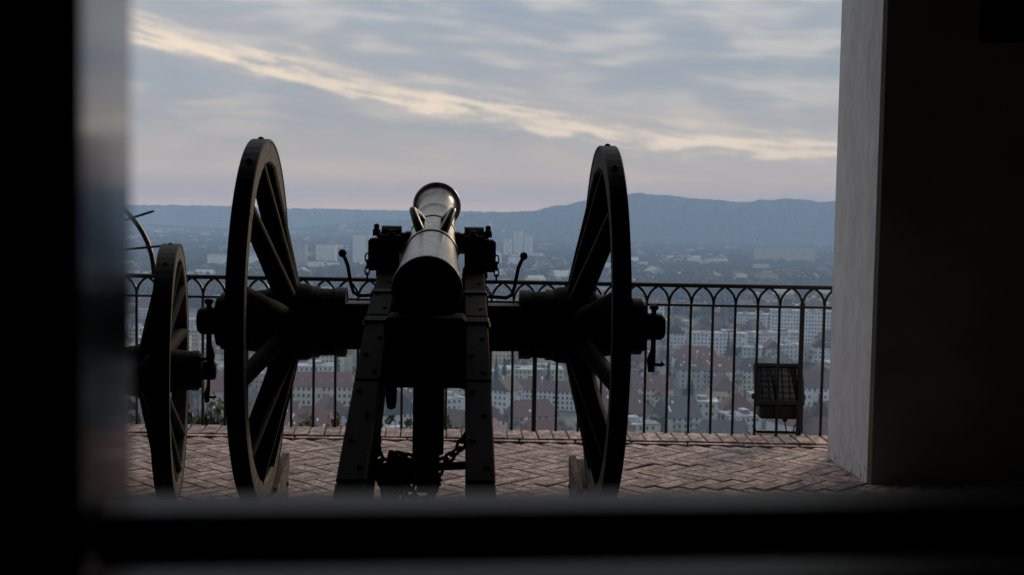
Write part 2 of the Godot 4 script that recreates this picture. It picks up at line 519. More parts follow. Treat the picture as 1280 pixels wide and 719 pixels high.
func make_gun(label: String, at: Vector3, turn: float, k: float, HY: float, rim: float) -> Node3D:
	var g := thing("cannon", label, "cannon", at, turn, "old guns on the terrace")
	g.scale = Vector3.ONE * k
	# the body is drawn for a hub 0.953 high; a lower hub tips it about the tail
	var low := 0.953 - HY
	var body := Transform3D(Basis(), Vector3(0, HY, 0)) * Transform3D(Basis(Vector3(1, 0, 0), -low / 3.7), Vector3.ZERO) * Transform3D(Basis(), Vector3(0, -0.953, 0))
	wheel(g, -1.0, HY, 0.795, rim)
	wheel(g, 1.0, HY, 0.795, rim)
	# barrel
	var el := deg_to_rad(9.2)
	var ax := Vector3(0, sin(el), -cos(el))
	var bx := Transform3D(Basis(Vector3(1, 0, 0), ax, Vector3(1, 0, 0).cross(ax)), Vector3(0, 1.176, 1.25))
	var barrel := sub("barrel", g)
	barrel.transform = body
	var b := MB.new()
	b.lathe(PackedVector2Array([Vector2(0.11, -0.001), Vector2(0.119, 0.0), Vector2(0.122, 0.004), Vector2(0.122, 0.03), Vector2(0.117, 0.036),
		Vector2(0.115, 0.1), Vector2(0.107, 0.4), Vector2(0.1005, 0.6), Vector2(0.1005, 0.606), Vector2(0.097, 0.607), Vector2(0.097, 0.616), Vector2(0.1045, 0.62), Vector2(0.106, 0.632), Vector2(0.1045, 0.644), Vector2(0.097, 0.648), Vector2(0.097, 0.656), Vector2(0.0985, 0.657),
		Vector2(0.096, 0.98), Vector2(0.0925, 0.981), Vector2(0.0925, 0.992), Vector2(0.099, 0.996), Vector2(0.099, 1.02), Vector2(0.0925, 1.024), Vector2(0.091, 1.03),
		Vector2(0.088, 1.36), Vector2(0.0905, 1.364), Vector2(0.0905, 1.38), Vector2(0.0875, 1.384), Vector2(0.0835, 1.74), Vector2(0.08, 1.742), Vector2(0.08, 1.76),
		Vector2(0.0815, 1.785), Vector2(0.086, 1.808), Vector2(0.093, 1.827), Vector2(0.103, 1.843), Vector2(0.1145, 1.853), Vector2(0.1165, 1.862), Vector2(0.112, 1.872), Vector2(0.1, 1.877), Vector2(0.06, 1.878), Vector2(0.052, 1.87), Vector2(0.052, 0.4), Vector2(0, 0.39)]), 64, bx)
	part("tube", b.mesh(M.bronze), barrel)
	var cs := MB.new()
	cs.lathe(PackedVector2Array([Vector2(0, -0.115), Vector2(0.018, -0.113), Vector2(0.03, -0.098), Vector2(0.032, -0.085), Vector2(0.028, -0.07), Vector2(0.02, -0.058), Vector2(0.02, -0.045), Vector2(0.035, -0.034), Vector2(0.06, -0.026)]), 24, bx)
	var bf := MB.new()
	bf.lathe(PackedVector2Array([Vector2(0.0, -0.03), Vector2(0.06, -0.028), Vector2(0.10, -0.012), Vector2(0.1105, -0.002)]), 48, bx)
	part("breech_face", bf.mesh(M.iron), barrel)
	part("cascabel", cs.mesh(M.iron), barrel)
	for s in [-1.0, 1.0]:
		var h := MB.new()
		var pts := []
		var rr := []
		for i in 11:
			var t := i / 10.0
			var rad := 0.088 + 0.078 * pow(sin(PI * t), 0.65)
			var an: float = s * deg_to_rad(29.0)
			pts.append(bx * Vector3(sin(an) * rad, 0.70 + 0.26 * t + 0.03 * sin(TAU * t), cos(an) * rad))
			rr.append(0.019 - 0.005 * sin(PI * t))
		h.tube(pts, rr, 10)
		part("lifting_handle", h.mesh(M.bronze), barrel)
		var tr := MB.new()
		tr.lathe(PackedVector2Array([Vector2(0.052, 0.06), Vector2(0.05, 0.11), Vector2(0.045, 0.112), Vector2(0.045, 0.225), Vector2(0.04, 0.23), Vector2(0, 0.23)]), 24, Transform3D(Basis(Vector3(0, -s, 0), Vector3(s, 0, 0), Vector3(0, 0, 1)), Vector3(0, 1.318, 0.32)))
		part("trunnion", tr.mesh(M.bronze), barrel)
	# carriage
	var car := sub("carriage", g)
	car.transform = body
	var side_poly := PackedVector2Array([Vector2(-0.14, 0.86), Vector2(-0.16, 1.29), Vector2(-0.12, 1.335), Vector2(0.22, 1.335), Vector2(0.27, 1.27), Vector2(0.42, 1.235), Vector2(0.44, 1.21), Vector2(1.18, 1.074), Vector2(2.23, 0.726), Vector2(3.45, 0.24), Vector2(3.78, 0.10), Vector2(3.8, 0.03), Vector2(3.7, 0.0), Vector2(3.4, 0.03), Vector2(2.2, 0.48), Vector2(1.3, 0.82), Vector2(0.5, 0.84), Vector2(0.3, 0.80)])
	for s in [-1.0, 1.0]:
		var c := MB.new()
		# the polygon's x is the gun's z
		var xf := Transform3D(Basis(Vector3(0, 0, 1), Vector3(0, 1, 0), Vector3(-1, 0, 0)), Vector3(s * 0.17, 0, 0))
		c.prism(side_poly, -0.036, 0.036, xf)
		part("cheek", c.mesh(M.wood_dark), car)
		# iron plate along the upper edge, in lengths, with rivets
		var run := [Vector2(0.45, 1.212), Vector2(1.18, 1.077), Vector2(1.66, 0.918), Vector2(2.23, 0.729), Vector2(2.8, 0.502), Vector2(3.4, 0.263)]
		for i in run.size() - 1:
			var p := MB.new()
			var a := Vector3(s * 0.17, run[i].y, run[i].x)
			var e := Vector3(s * 0.17, run[i + 1].y, run[i + 1].x)
			var t := (e - a).normalized()
			var up := Vector3(1, 0, 0).cross(t) * -1.0
			var bs := Basis(Vector3(1, 0, 0), up, Vector3(1, 0, 0).cross(up))
			p.cbox((a + e) * 0.5 + up * 0.004, Vector3(0.08, 0.014, a.distance_to(e) - 0.012), 0.004, bs)
			part("edge_plate", p.mesh(M.iron_worn), car)
			for q in 4:
				var r := MB.new()
				r.lathe(PackedVector2Array([Vector2(0.009, 0.0), Vector2(0.008, 0.004), Vector2(0.004, 0.006), Vector2(0, 0.0065)]), 8, Transform3D(bs, a.lerp(e, (q + 0.5) / 4.0) + up * 0.0105 + Vector3((0.018 if q % 2 else -0.018), 0, 0)))
				part("rivet", r.mesh(M.iron_worn), car)
		# straps across the cheek
		for z in [0.5, 0.86, 1.22]:
			var y := 0.0
			for i in run.size() - 1:
				if z >= run[i].x and z <= run[i + 1].x:
					y = lerpf(run[i].y, run[i + 1].y, (z - run[i].x) / (run[i + 1].x - run[i].x))
			var st := MB.new()
			var slope := atan2(0.33, 1.0) if z > 1.18 else atan2(0.18, 1.0)
			var bs2 := Basis(Vector3(1, 0, 0), slope)
			st.cbox(Vector3(s * 0.17, y + 0.008, z), Vector3(0.088, 0.02, 0.05), 0.005, bs2)
			for u in [-1.0, 1.0]:
				st.cbox(Vector3(s * 0.17 + u * 0.042, y - 0.11, z - 0.01), Vector3(0.012, 0.24, 0.05), 0.004, bs2)
			part("strap", st.mesh(M.iron), car)
		# cap square over the trunnion, with hinge and key
		var cp := MB.new()
		var arc := []
		for i in 9:
			var an := PI * (8 - i) / 8.0
			arc.append(Transform3D(Basis(Vector3(1, 0, 0), Vector3(0, sin(an), cos(an)), Vector3(0, -cos(an), sin(an))), Vector3(s * 0.17, 1.322 + sin(an) * 0.058, 0.32 + cos(an) * 0.058)))
		cp.sweep(arc, PackedVector2Array([Vector2(-0.04, -0.006), Vector2(0.04, -0.006), Vector2(0.04, 0.006), Vector2(-0.04, 0.006)]))
		cp.cbox(Vector3(s * 0.17, 1.342, 0.41), Vector3(0.08, 0.016, 0.09), 0.004)
		cp.cbox(Vector3(s * 0.17, 1.342, 0.2), Vector3(0.08, 0.016, 0.1), 0.004)
		part("cap_square", cp.mesh(M.iron), car)
		var br := MB.new()
		br.cbox(Vector3(s * 0.195, 1.27, 0.36), Vector3(0.125, 0.13, 0.2), 0.01)
		br.cbox(Vector3(s * 0.175, 1.20, 0.4), Vector3(0.10, 0.05, 0.12), 0.008)
		part("trunnion_plate", br.mesh(M.iron), car)
		for q in [[0.225, 0.43, 0.05], [0.165, 0.44, 0.028], [0.2, 0.24, 0.035]]:
			var bo := MB.new()
			bo.lathe(PackedVector2Array([Vector2(0.016, 0), Vector2(0.016, q[2] * 0.5), Vector2(0.011, q[2] * 0.55), Vector2(0.011, q[2] * 0.9), Vector2(0, q[2])]), 8, Transform3D(Basis(), Vector3(s * q[0], 1.345, q[1])))
			part("key_bolt", bo.mesh(M.iron), car)
		# hanging chain of the key
		for i in 4:
			part("key_chain_link", ring_link(Vector3(s * 0.262, 1.255 - i * 0.026, 0.42), Basis(Vector3.UP, 1.57 * (i % 2)), 0.009, 0.018, 0.0035).mesh(M.iron), car)
		# rest hook for the rammer
		var hk := MB.new()
		var hp := []
		for q in [[0.19, 1.092], [0.26, 1.085], [0.315, 1.082], [0.338, 1.095], [0.35, 1.13], [0.357, 1.17], [0.364, 1.21], [0.376, 1.24], [0.386, 1.256]]:
			hp.append(Vector3(s * q[0], q[1], 0.15))
		hk.tube(hp, 0.0078, 8)
		hk.lathe(PackedVector2Array([Vector2(0, -0.018), Vector2(0.012, -0.014), Vector2(0.018, 0), Vector2(0.012, 0.014), Vector2(0, 0.018)]), 10, Transform3D(Basis(), Vector3(s * 0.387, 1.262, 0.15)))
		hk.lathe(PackedVector2Array([Vector2(0, -0.02), Vector2(0.014, -0.014), Vector2(0.02, 0), Vector2(0.014, 0.014), Vector2(0, 0.02)]), 10, Transform3D(Basis(), Vector3(s * 0.222, 1.105, 0.155)))
		part("rest_hook", hk.mesh(M.iron), car)
		# scroll on the axle
		var sc := MB.new()
		var sp := []
		for i in 26:
			var an := i * 0.42
			var rad := 0.055 - 0.0017 * i
			sp.append(Vector3(s * (0.245 + cos(an) * rad), 0.965 + sin(an) * rad, 0.088))
		sc.tube(sp, 0.005, 6)
		part("scroll", sc.mesh(M.iron_worn), car)
	var ab := MB.new()
	ab.cbox(Vector3(0, 0.935, 0), Vector3(0.77, 0.186, 0.16), 0.008)
	part("axle_bed", ab.mesh(M.wood_dark), car)
	var at2 := MB.new()
	at2.cbox(Vector3(0, 1.035, 0.01), Vector3(0.76, 0.014, 0.165), 0.004)
	part("axle_plate", at2.mesh(M.wood_felloe), car)
	for q in [[0.985, 1.31, 0.23, 0.24], [1.03, 0.62, 0.22, 0.2], [1.02, -0.06, 0.26, 0.14]]:
		var tm := MB.new()
		tm.cbox(Vector3(0, q[0], q[1]), Vector3(0.268, q[2], q[3]), 0.012)
		part("transom", tm.mesh(M.wood_dark), car)
	var tail := MB.new()
	tail.cbox(Vector3(0, 0.40, 2.62), Vector3(0.268, 0.06, 0.26), 0.01, Basis(Vector3(1, 0, 0), 0.36))
	part("tail_transom", tail.mesh(M.wood_block), car)
	var lug := MB.new()
	lug.lathe(PackedVector2Array([Vector2(0, -0.05), Vector2(0.014, -0.044), Vector2(0.018, -0.02), Vector2(0.02, 0.04), Vector2(0, 0.04)]), 10, Transform3D(Basis(), Vector3(-0.107, 0.85, 1.44)))
	part("lug", lug.mesh(M.iron), car)
	# elevating gear
	var ele := sub("elevating_gear", g)
	ele.transform = body
	var e1 := MB.new()
	e1.cbox(Vector3(0.008, 0.74, 1.42), Vector3(0.088, 0.29, 0.1), 0.008)
	e1.cbox(Vector3(0.05, 0.78, 1.40), Vector3(0.03, 0.26, 0.07), 0.006)
	part("screw_box", e1.mesh(M.iron), ele)
	var gear := MB.new()
	var gp := PackedVector2Array()
	for i in 32:
		var a := TAU * i / 32.0
		var r := 0.046 if i % 2 == 0 else 0.038
		gp.append(Vector2(cos(a) * r, sin(a) * r))
	gear.prism(gp, -0.012, 0.012, Transform3D(Basis(), Vector3(0.018, 0.585, 1.5)))
	part("gear_wheel", gear.mesh(M.iron), ele)
	var nut := MB.new()
	nut.lathe(PackedVector2Array([Vector2(0, -0.13), Vector2(0.022, -0.13), Vector2(0.022, -0.02), Vector2(0.03, 0), Vector2(0.03, 0.02)]), 14, Transform3D(Basis(), Vector3(0.0, 0.66, 1.43)))
	part("screw", nut.mesh(M.iron_worn), ele)
	var rod := MB.new()
	rod.tube([Vector3(0.05, 0.66, 1.66), Vector3(0.15, 0.665, 1.66)], 0.013, 8)
	part("cross_rod", rod.mesh(M.iron), ele)
	# drag chain slung between the cheeks
	var ch := sub("drag_chain", g)
	ch.transform = body
	var tangle := RandomNumberGenerator.new()
	tangle.seed = 77
	var way := [Vector3(-0.135, 0.76, 1.75), Vector3(-0.125, 0.70, 1.76), Vector3(-0.12, 0.645, 1.77), Vector3(-0.10, 0.595, 1.78), Vector3(-0.075, 0.575, 1.76), Vector3(-0.05, 0.60, 1.75), Vector3(-0.06, 0.655, 1.74), Vector3(-0.085, 0.70, 1.75), Vector3(-0.07, 0.72, 1.77), Vector3(-0.035, 0.71, 1.78), Vector3(-0.02, 0.66, 1.77), Vector3(-0.03, 0.61, 1.79), Vector3(0.0, 0.575, 1.78), Vector3(0.03, 0.585, 1.76), Vector3(0.045, 0.63, 1.74), Vector3(0.06, 0.685, 1.72), Vector3(0.085, 0.70, 1.72), Vector3(0.115, 0.73, 1.73), Vector3(0.135, 0.775, 1.74)]
	# the slack lies in a tangle before the screw box
	var loops := []
	for i in 26:
		var an := i * 2.3
		loops.append(Vector3(-0.075 + cos(an) * tangle.randf_range(0.015, 0.06), 0.655 + sin(an) * tangle.randf_range(0.02, 0.075), 1.74 + tangle.randf_range(-0.03, 0.03)))
	way = way.slice(0, 8) + loops + way.slice(8)
	var cum := 0.0
	var pos := 0.0
	var turn_i := 0
	for i in way.size() - 1:
		var seg: float = way[i].distance_to(way[i + 1])
		while pos <= cum + seg:
			var t: float = (pos - cum) / seg
			var p: Vector3 = way[i].lerp(way[i + 1], t)
			var d: Vector3 = (way[i + 1] - way[i]).normalized()
			var zx := Vector3(0, 0, 1) if turn_i % 2 == 0 else Vector3(0.8, 0.3, 0.5)
			var xx := d.cross(zx).normalized()
			part("link", ring_link(p, Basis(xx, d, xx.cross(d)), 0.0115, 0.02, 0.0056).mesh(M.iron), ch)
			turn_i += 1
			pos += 0.028
		cum += seg
	return g

# ---------------------------------------------------------------- terrace, hall, railing, gate
func brick_mesh(l: float, w: float, sd: int) -> MB:
	var r := RandomNumberGenerator.new()
	r.seed = sd
	var b := MB.new()
	var h := 0.07
	# a worn brick: top corners at slightly different heights, edges rounded off
	var ch := 0.0035
	var hx := l * 0.5
	var hz := w * 0.5
	var top := []
	var rim := []
	for s in [[-1, -1], [1, -1], [1, 1], [-1, 1]]:
		var dy := r.randf_range(-0.0012, 0.0012)
		var jx := r.randf_range(-0.002, 0.002)
		var jz := r.randf_range(-0.002, 0.002)
		top.append(Vector3(s[0] * (hx - ch * r.randf_range(0.8, 2.2)) + jx, dy, s[1] * (hz - ch * r.randf_range(0.8, 2.0)) + jz))
		rim.append(Vector3(s[0] * hx + jx, dy - ch, s[1] * hz + jz))
	b.quad_out(top[0], top[1], top[2], top[3], Vector3.UP)
	var cen := Vector3.ZERO
	for i in 4:
		var k := (i + 1) % 4
		var o: Vector3 = (rim[i] + rim[k]) * 0.5
		b.quad_out(top[i], top[k], rim[k], rim[i], o + Vector3.UP * 0.1)
		b.quad_out(rim[i], rim[k], Vector3(rim[k].x, -h, rim[k].z), Vector3(rim[i].x, -h, rim[i].z), Vector3(o.x, 0, o.z))
	return b

func make_floor() -> void:
	var base := MB.new()
	base.cbox(Vector3(0, -0.20, -2.56), Vector3(11.0, 0.36, 11.22), 0.0)
	var fl := structure("floor", base.mesh(M.joint), "terrace floor of worn pinkish bricks laid in a herringbone pattern")
	fl.position = Vector3.ZERO
	var r := RandomNumberGenerator.new()
	r.seed = 44
	var L := 0.28
	var W := 0.092
	var gap := 0.008
	var protos := []
	for i in 5:
		var bm := brick_mesh(L - gap, W - gap, 100 + i)
		var set_ := []
		for m in M.brick:
			set_.append(bm.mesh(m))
		protos.append(set_)
	var q2 := sqrt(0.5)
	var cells := []
	for i in range(-105, 106):
		for j in range(-27, 28):
			# lattice of a herringbone: (w, -w) and (l, l); one brick each way
			var o := Vector2(i * W + j * L, -i * W + j * L)
			for d in 2:
				var c := o + (Vector2(L * 0.5, W * 0.5) if d == 0 else Vector2(L - W * 0.5, W + L * 0.5))
				# turned 45 degrees
				var x := (c.x - c.y) * q2
				var z := (c.x + c.y) * q2 - 5.0
				if z < -7.675 or z > -1.2 or absf(x) > 4.6:
					continue
				if x > 2.05 and z < -6.85:
					continue
				cells.append([x, z, d])
	var rest := []
	var mats := []
	var count := 0
	cells.sort_custom(func(a, b): return a[1] < b[1])
	for k in cells:
		var x: float = k[0]
		var z: float = k[1]
		var bright: int = r.randi() % int(M.brick.size())
		var pm := r.randi() % 5
		var dy := r.randf_range(-0.003, 0.001)
		var yaw: float = (-45.0 if k[2] == 0 else 45.0) + r.randf_range(-0.9, 0.9)
		# sunk patches where bricks have worn hollow
		var hollow := exp(-pow((x - 1.25) / 0.7, 2) - pow((z + 6.45) / 0.14, 2)) + exp(-pow((x - 0.75) / 0.4, 2) - pow((z + 7.0) / 0.12, 2))
		dy -= hollow * r.randf_range(0.0, 0.012)
		var tl := Vector3(r.randfn(0, 0.0035), 0, r.randfn(0, 0.0035)) * (1.0 + 3.0 * hollow)
		var bas := Basis.from_euler(Vector3(tl.x, deg_to_rad(yaw), tl.z))
		var in_view := z < -5.85 and x > -0.32 * -z and x < 0.285 * -z
		if in_view and count < 296:
			var o := part("brick", protos[pm][bright], fl)
			o.transform = Transform3D(bas, Vector3(x, dy, z))
			count += 1
		else:
			rest.append([Transform3D(bas, Vector3(x, dy, z)), pm, bright])
	# bricks under and behind the gate bar, joined
	for mi in M.brick.size():
		var mb := MB.new()
		for k in rest:
			if k[2] != mi:
				continue
			var am: ArrayMesh = protos[k[1]][0]
			var arr := am.surface_get_arrays(0)
			var vv: PackedVector3Array = arr[Mesh.ARRAY_VERTEX]
			var nn: PackedVector3Array = arr[Mesh.ARRAY_NORMAL]
			for t in vv.size():
				mb.v.append(k[0] * vv[t])
				mb.n.append(k[0].basis * nn[t])
		if mb.v.size() > 0:
			part("more_bricks", mb.mesh(M.brick[mi]), fl).set_meta("kind", "stuff")
	# edging under the railing: a row on end, then a thin row lengthwise
	var ed := []
	for i in 3:
		var bm := brick_mesh(0.29, 0.089, 200 + i)
		var s2 := []
		for m in M.brick:
			s2.append(bm.mesh(m))
		ed.append(s2)
	var x := -4.4
	while x < 4.4:
		var o := part("edging_brick", ed[r.randi() % 3][r.randi() % M.brick.size()], fl)
		var skew := clampf(lerpf(-6.0, 0.0, (x + 2.0) / 4.0), -7.0, 1.0)
		o.transform = Transform3D(Basis.from_euler(Vector3(r.randfn(0, 0.004), deg_to_rad(90.0 - skew + r.randf_range(-0.5, 0.5)), r.randfn(0, 0.004))), Vector3(x, 0.012 + r.randf_range(-0.002, 0.002), -7.985 + r.randf_range(-0.003, 0.003)))
		x += 0.0985
	var thin := []
	for i in 3:
		var bm := brick_mesh(0.345, 0.055, 300 + i)
		var s2 := []
		for m in M.brick:
			s2.append(bm.mesh(m))
		thin.append(s2)
	x = -4.4
	while x < 4.4:
		var o := part("border_brick", thin[r.randi() % 3][r.randi() % M.brick.size()], fl)
		o.transform = Transform3D(Basis.from_euler(Vector3(0, r.randf_range(-0.008, 0.008), 0)), Vector3(x, 0.004 + r.randf_range(-0.003, 0.003), -7.80))
		x += 0.357

func plaster_face_image() -> Image:
	# chips and damp stains of the pillar's outer side: u runs along the wall, v up from the floor
	var im := Image.create(512, 1024, false, Image.FORMAT_RGB8)
	var n1 := FastNoiseLite.new()
	n1.seed = 61
	n1.frequency = 0.02
	n1.fractal_octaves = 5
	var n2 := FastNoiseLite.new()
	n2.seed = 62
	n2.frequency = 0.05
	n2.fractal_octaves = 3
	var n3 := FastNoiseLite.new()
	n3.seed = 63
	n3.frequency = 0.006
	for y in 1024:
		for x in 512:
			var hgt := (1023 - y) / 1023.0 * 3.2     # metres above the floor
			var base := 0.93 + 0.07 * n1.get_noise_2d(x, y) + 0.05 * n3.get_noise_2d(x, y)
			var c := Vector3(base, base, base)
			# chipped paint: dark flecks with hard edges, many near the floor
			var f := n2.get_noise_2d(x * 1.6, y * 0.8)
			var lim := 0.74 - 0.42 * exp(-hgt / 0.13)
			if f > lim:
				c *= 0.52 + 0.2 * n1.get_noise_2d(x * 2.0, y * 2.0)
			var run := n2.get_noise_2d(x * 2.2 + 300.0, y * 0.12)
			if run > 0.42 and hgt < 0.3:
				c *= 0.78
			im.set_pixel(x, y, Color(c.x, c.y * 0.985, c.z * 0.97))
	return im

func make_hall() -> void:
	# pillar at the right of the opening, its outer side turned to the light
	var pl := thing("pillar", "whitewashed square pillar with chipped base beside the railing", "pillar", Vector3(1.95, 0, -7.08))
	var body := MB.new()
	var A := Vector3(0.015, 0, 0.37)
	var B := Vector3(-0.024, 0, -0.36)
	var H := 4.4
	var C := Vector3(3.1, 0, -0.36)
	var D := Vector3(3.1, 0, 0.37)
	var up := Vector3(0, H, 0)
	var c := 0.018
	# corner softened by an arris
	var A2 := A + Vector3(c, 0, 0)
	var A1 := A + Vector3(-0.001, 0, -c)
	body.quad_out(A2, D, D + up, A2 + up, Vector3(0, 0, 1))
	body.quad_out(B, C, C + up, B + up, Vector3(0, 0, -1))
	body.quad_out(C, D, D + up, C + up, Vector3(1, 0, 0))
	body.quad_out(A1, A2, A2 + up, A1 + up, Vector3(-1, 0, 1))
	body.quad_out(A1 + up, B + up, C + up, D + up, Vector3.UP)
	part("shaft", body.mesh(M.plaster), pl)
	var sf := MB.new()
	var q := [B, A1, A1 + up, B + up]
	var uvs := [Vector2(0, 1), Vector2(1, 1), Vector2(1, 0), Vector2(0, 0)]
	var o := Vector3(-1, 0, 0)
	if (q[1] - q[0]).cross(q[2] - q[0]).dot(o) < 0:
		q = [q[3], q[2], q[1], q[0]]
		uvs = [uvs[3], uvs[2], uvs[1], uvs[0]]
	sf.quad(q[0], q[1], q[2], q[3])
	for i in [0, 2, 1, 0, 3, 2]:
		sf.uv.append(uvs[i])
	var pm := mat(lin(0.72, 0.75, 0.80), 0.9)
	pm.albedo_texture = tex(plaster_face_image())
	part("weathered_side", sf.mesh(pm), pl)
	# box on the pillar
	var bx := thing("junction_box", "dark metal box mounted high on the pillar", "box", Vector3(2.655, 2.40, -6.71))
	var b1 := MB.new()
	b1.cbox(Vector3(0.0, 0.16, 0.075), Vector3(0.36, 0.32, 0.15), 0.006)
	part("housing", b1.mesh(M.iron), bx)
	var b2 := MB.new()
	b2.cbox(Vector3(0.0, 0.16, 0.157), Vector3(0.33, 0.29, 0.012), 0.004)
	part("lid", b2.mesh(M.iron_worn), bx)
	# walls and ceiling of the arcade hall
	var w := MB.new()
	w.cbox(Vector3(-3.95, 2.2, -7.08), Vector3(1.5, 4.4, 0.73), 0.01)
	structure("wall_front", w.mesh(M.plaster), "plastered front wall of the hall left of the opening")
	w = MB.new()
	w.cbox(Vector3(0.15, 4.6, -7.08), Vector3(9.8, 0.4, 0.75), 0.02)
	structure("lintel", w.mesh(M.plaster_old), "plastered beam over the opening of the hall")
	w = MB.new()
	w.cbox(Vector3(0, 4.6, -1.75), Vector3(10.6, 0.3, 9.9), 0.0)
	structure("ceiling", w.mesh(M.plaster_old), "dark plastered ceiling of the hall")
	w = MB.new()
	w.cbox(Vector3(-5.0, 2.22, -1.85), Vector3(0.4, 4.48, 9.7), 0.0)
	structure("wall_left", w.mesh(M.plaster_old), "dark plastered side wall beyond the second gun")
	w = MB.new()
	w.cbox(Vector3(5.0, 2.22, -1.85), Vector3(0.4, 4.48, 9.7), 0.0)
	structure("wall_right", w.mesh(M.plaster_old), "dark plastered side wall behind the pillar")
	w = MB.new()
	w.cbox(Vector3(0, 2.22, 2.9), Vector3(9.6, 4.48, 0.3), 0.0)
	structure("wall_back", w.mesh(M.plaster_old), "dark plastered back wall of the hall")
	# passage walls holding the gate
	w = MB.new()
	w.cbox(Vector3(-2.62, 2.22, -0.36), Vector3(4.36, 4.46, 0.34), 0.01)
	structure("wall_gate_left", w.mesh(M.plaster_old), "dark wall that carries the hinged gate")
	w = MB.new()
	w.cbox(Vector3(3.0, 2.22, -0.36), Vector3(3.5, 4.46, 0.34), 0.01)
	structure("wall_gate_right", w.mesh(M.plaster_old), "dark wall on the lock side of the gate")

func make_railing() -> void:
	var rl := thing("railing", "black wrought iron railing with pointed arches along the terrace edge", "railing", Vector3(0, 0, -8.11))
	var x0 := -4.2
	var pitch := 0.1455
	# a stout post falls on the balusters at x = 1.93 and every twelfth from there
	var first := 1.905 - 42 * pitch
	var n := 58
	var thin := MB.new()
	thin.cbox(Vector3(0, 0.44, 0), Vector3(0.017, 0.86, 0.017), 0.003)
	var thin_m := thin.mesh(M.rail)
	var fat := MB.new()
	fat.cbox(Vector3(0, 0.44, 0), Vector3(0.029, 0.90, 0.029), 0.004)
	var fat_m := fat.mesh(M.rail)
	var arch := MB.new()
	for s in [-1.0, 1.0]:
		var fr := []
		for i in 9:
			var t := i / 8.0
			var a := t * 1.12
			# circle about the far side: a pointed arch
			var R := 0.118
			var px: float = s * (-pitch * 0.5 + R * (1.0 - cos(a)))
			var py := 0.868 + R * sin(a) * 1.06
			var tg := Vector3(s * R * sin(a), R * cos(a) * 1.06, 0).normalized()
			if absf(px) < 0.006 and i > 3:
				px = -s * 0.0
			fr.append(Transform3D(Basis(tg.cross(Vector3(0, 0, 1)).normalized() * -1.0, Vector3(0, 0, 1), tg), Vector3(px, py, 0)))
		var fr2 := []
		for f in fr:
			var bx: Vector3 = f.basis.y.cross(f.basis.z)
			fr2.append(Transform3D(Basis(bx, f.basis.y, f.basis.z), f.origin))
		arch.sweep(fr2, PackedVector2Array([Vector2(-0.0075, -0.006), Vector2(0.0075, -0.006), Vector2(0.0075, 0.006), Vector2(-0.0075, 0.006)]))
	var arch_m := arch.mesh(M.rail)
	for i in n:
		var x := first + i * pitch
		var bl := part("baluster", fat_m if (i - 42) % 12 == 0 else thin_m, rl, Vector3(x, 0, 0))
		bl.rotation = Vector3(rng.randfn(0, 0.002), rng.randfn(0, 0.05), rng.randfn(0, 0.0025))
		part("arch", arch_m, rl, Vector3(x + pitch * 0.5, 0, 0))
	var len_ := n * pitch
	var mid := first + len_ * 0.5
	var top := MB.new()
	top.cbox(Vector3(mid, 0.992, 0), Vector3(len_, 0.028, 0.042), 0.006)
	part("top_rail", top.mesh(M.rail), rl)
	var low := MB.new()
	low.cbox(Vector3(mid, 0.861, 0.0), Vector3(len_, 0.016, 0.03), 0.004)
	part("arch_rail", low.mesh(M.rail), rl)
	# fan of spikes at the railing, beside the gate post
	var fan := thing("spike_guard", "black iron hoop with spikes rising over the railing beside the gate", "guard", Vector3(-2.905, 0.995, -8.11))
	var hoop := MB.new()
	var pts := []
	for i in 25:
		var a := PI * i / 24.0
		pts.append(Vector3(cos(a) * 0.56, sin(a) * 0.56, 0))
	var fr3 := []
	for i in 25:
		var a := PI * i / 24.0
		fr3.append(Transform3D(Basis(Vector3(cos(a), sin(a), 0), Vector3(0, 0, 1), Vector3(cos(a), sin(a), 0).cross(Vector3(0, 0, 1))), pts[i]))
	fr3.reverse()
	hoop.sweep(fr3, PackedVector2Array([Vector2(-0.014, -0.01), Vector2(0.014, -0.01), Vector2(0.014, 0.01), Vector2(-0.014, 0.01)]))
	part("hoop", hoop.mesh(M.rail), fan)
	var cen := Vector3(-0.55, 0.06, 0)
	for a in [6.6, 18.0, 30.0, 43.0, 56.0]:
		var d := Vector3(cos(deg_to_rad(a)), sin(deg_to_rad(a)), 0)
		# where the ray meets the hoop
		var bq := cen.dot(d)
		var t := -bq + sqrt(bq * bq - cen.length_squared() + 0.56 * 0.56)
		var m := MB.new()
		m.tube([cen + d * 0.2 + Vector3(0, 0, 0.014), cen + d * (t + 0.13) + Vector3(0, 0, 0.014), cen + d * (t + 0.155) + Vector3(0, 0, 0.014)], [0.009, 0.009, 0.006], 6)
		part("spike", m.mesh(M.rail), fan)

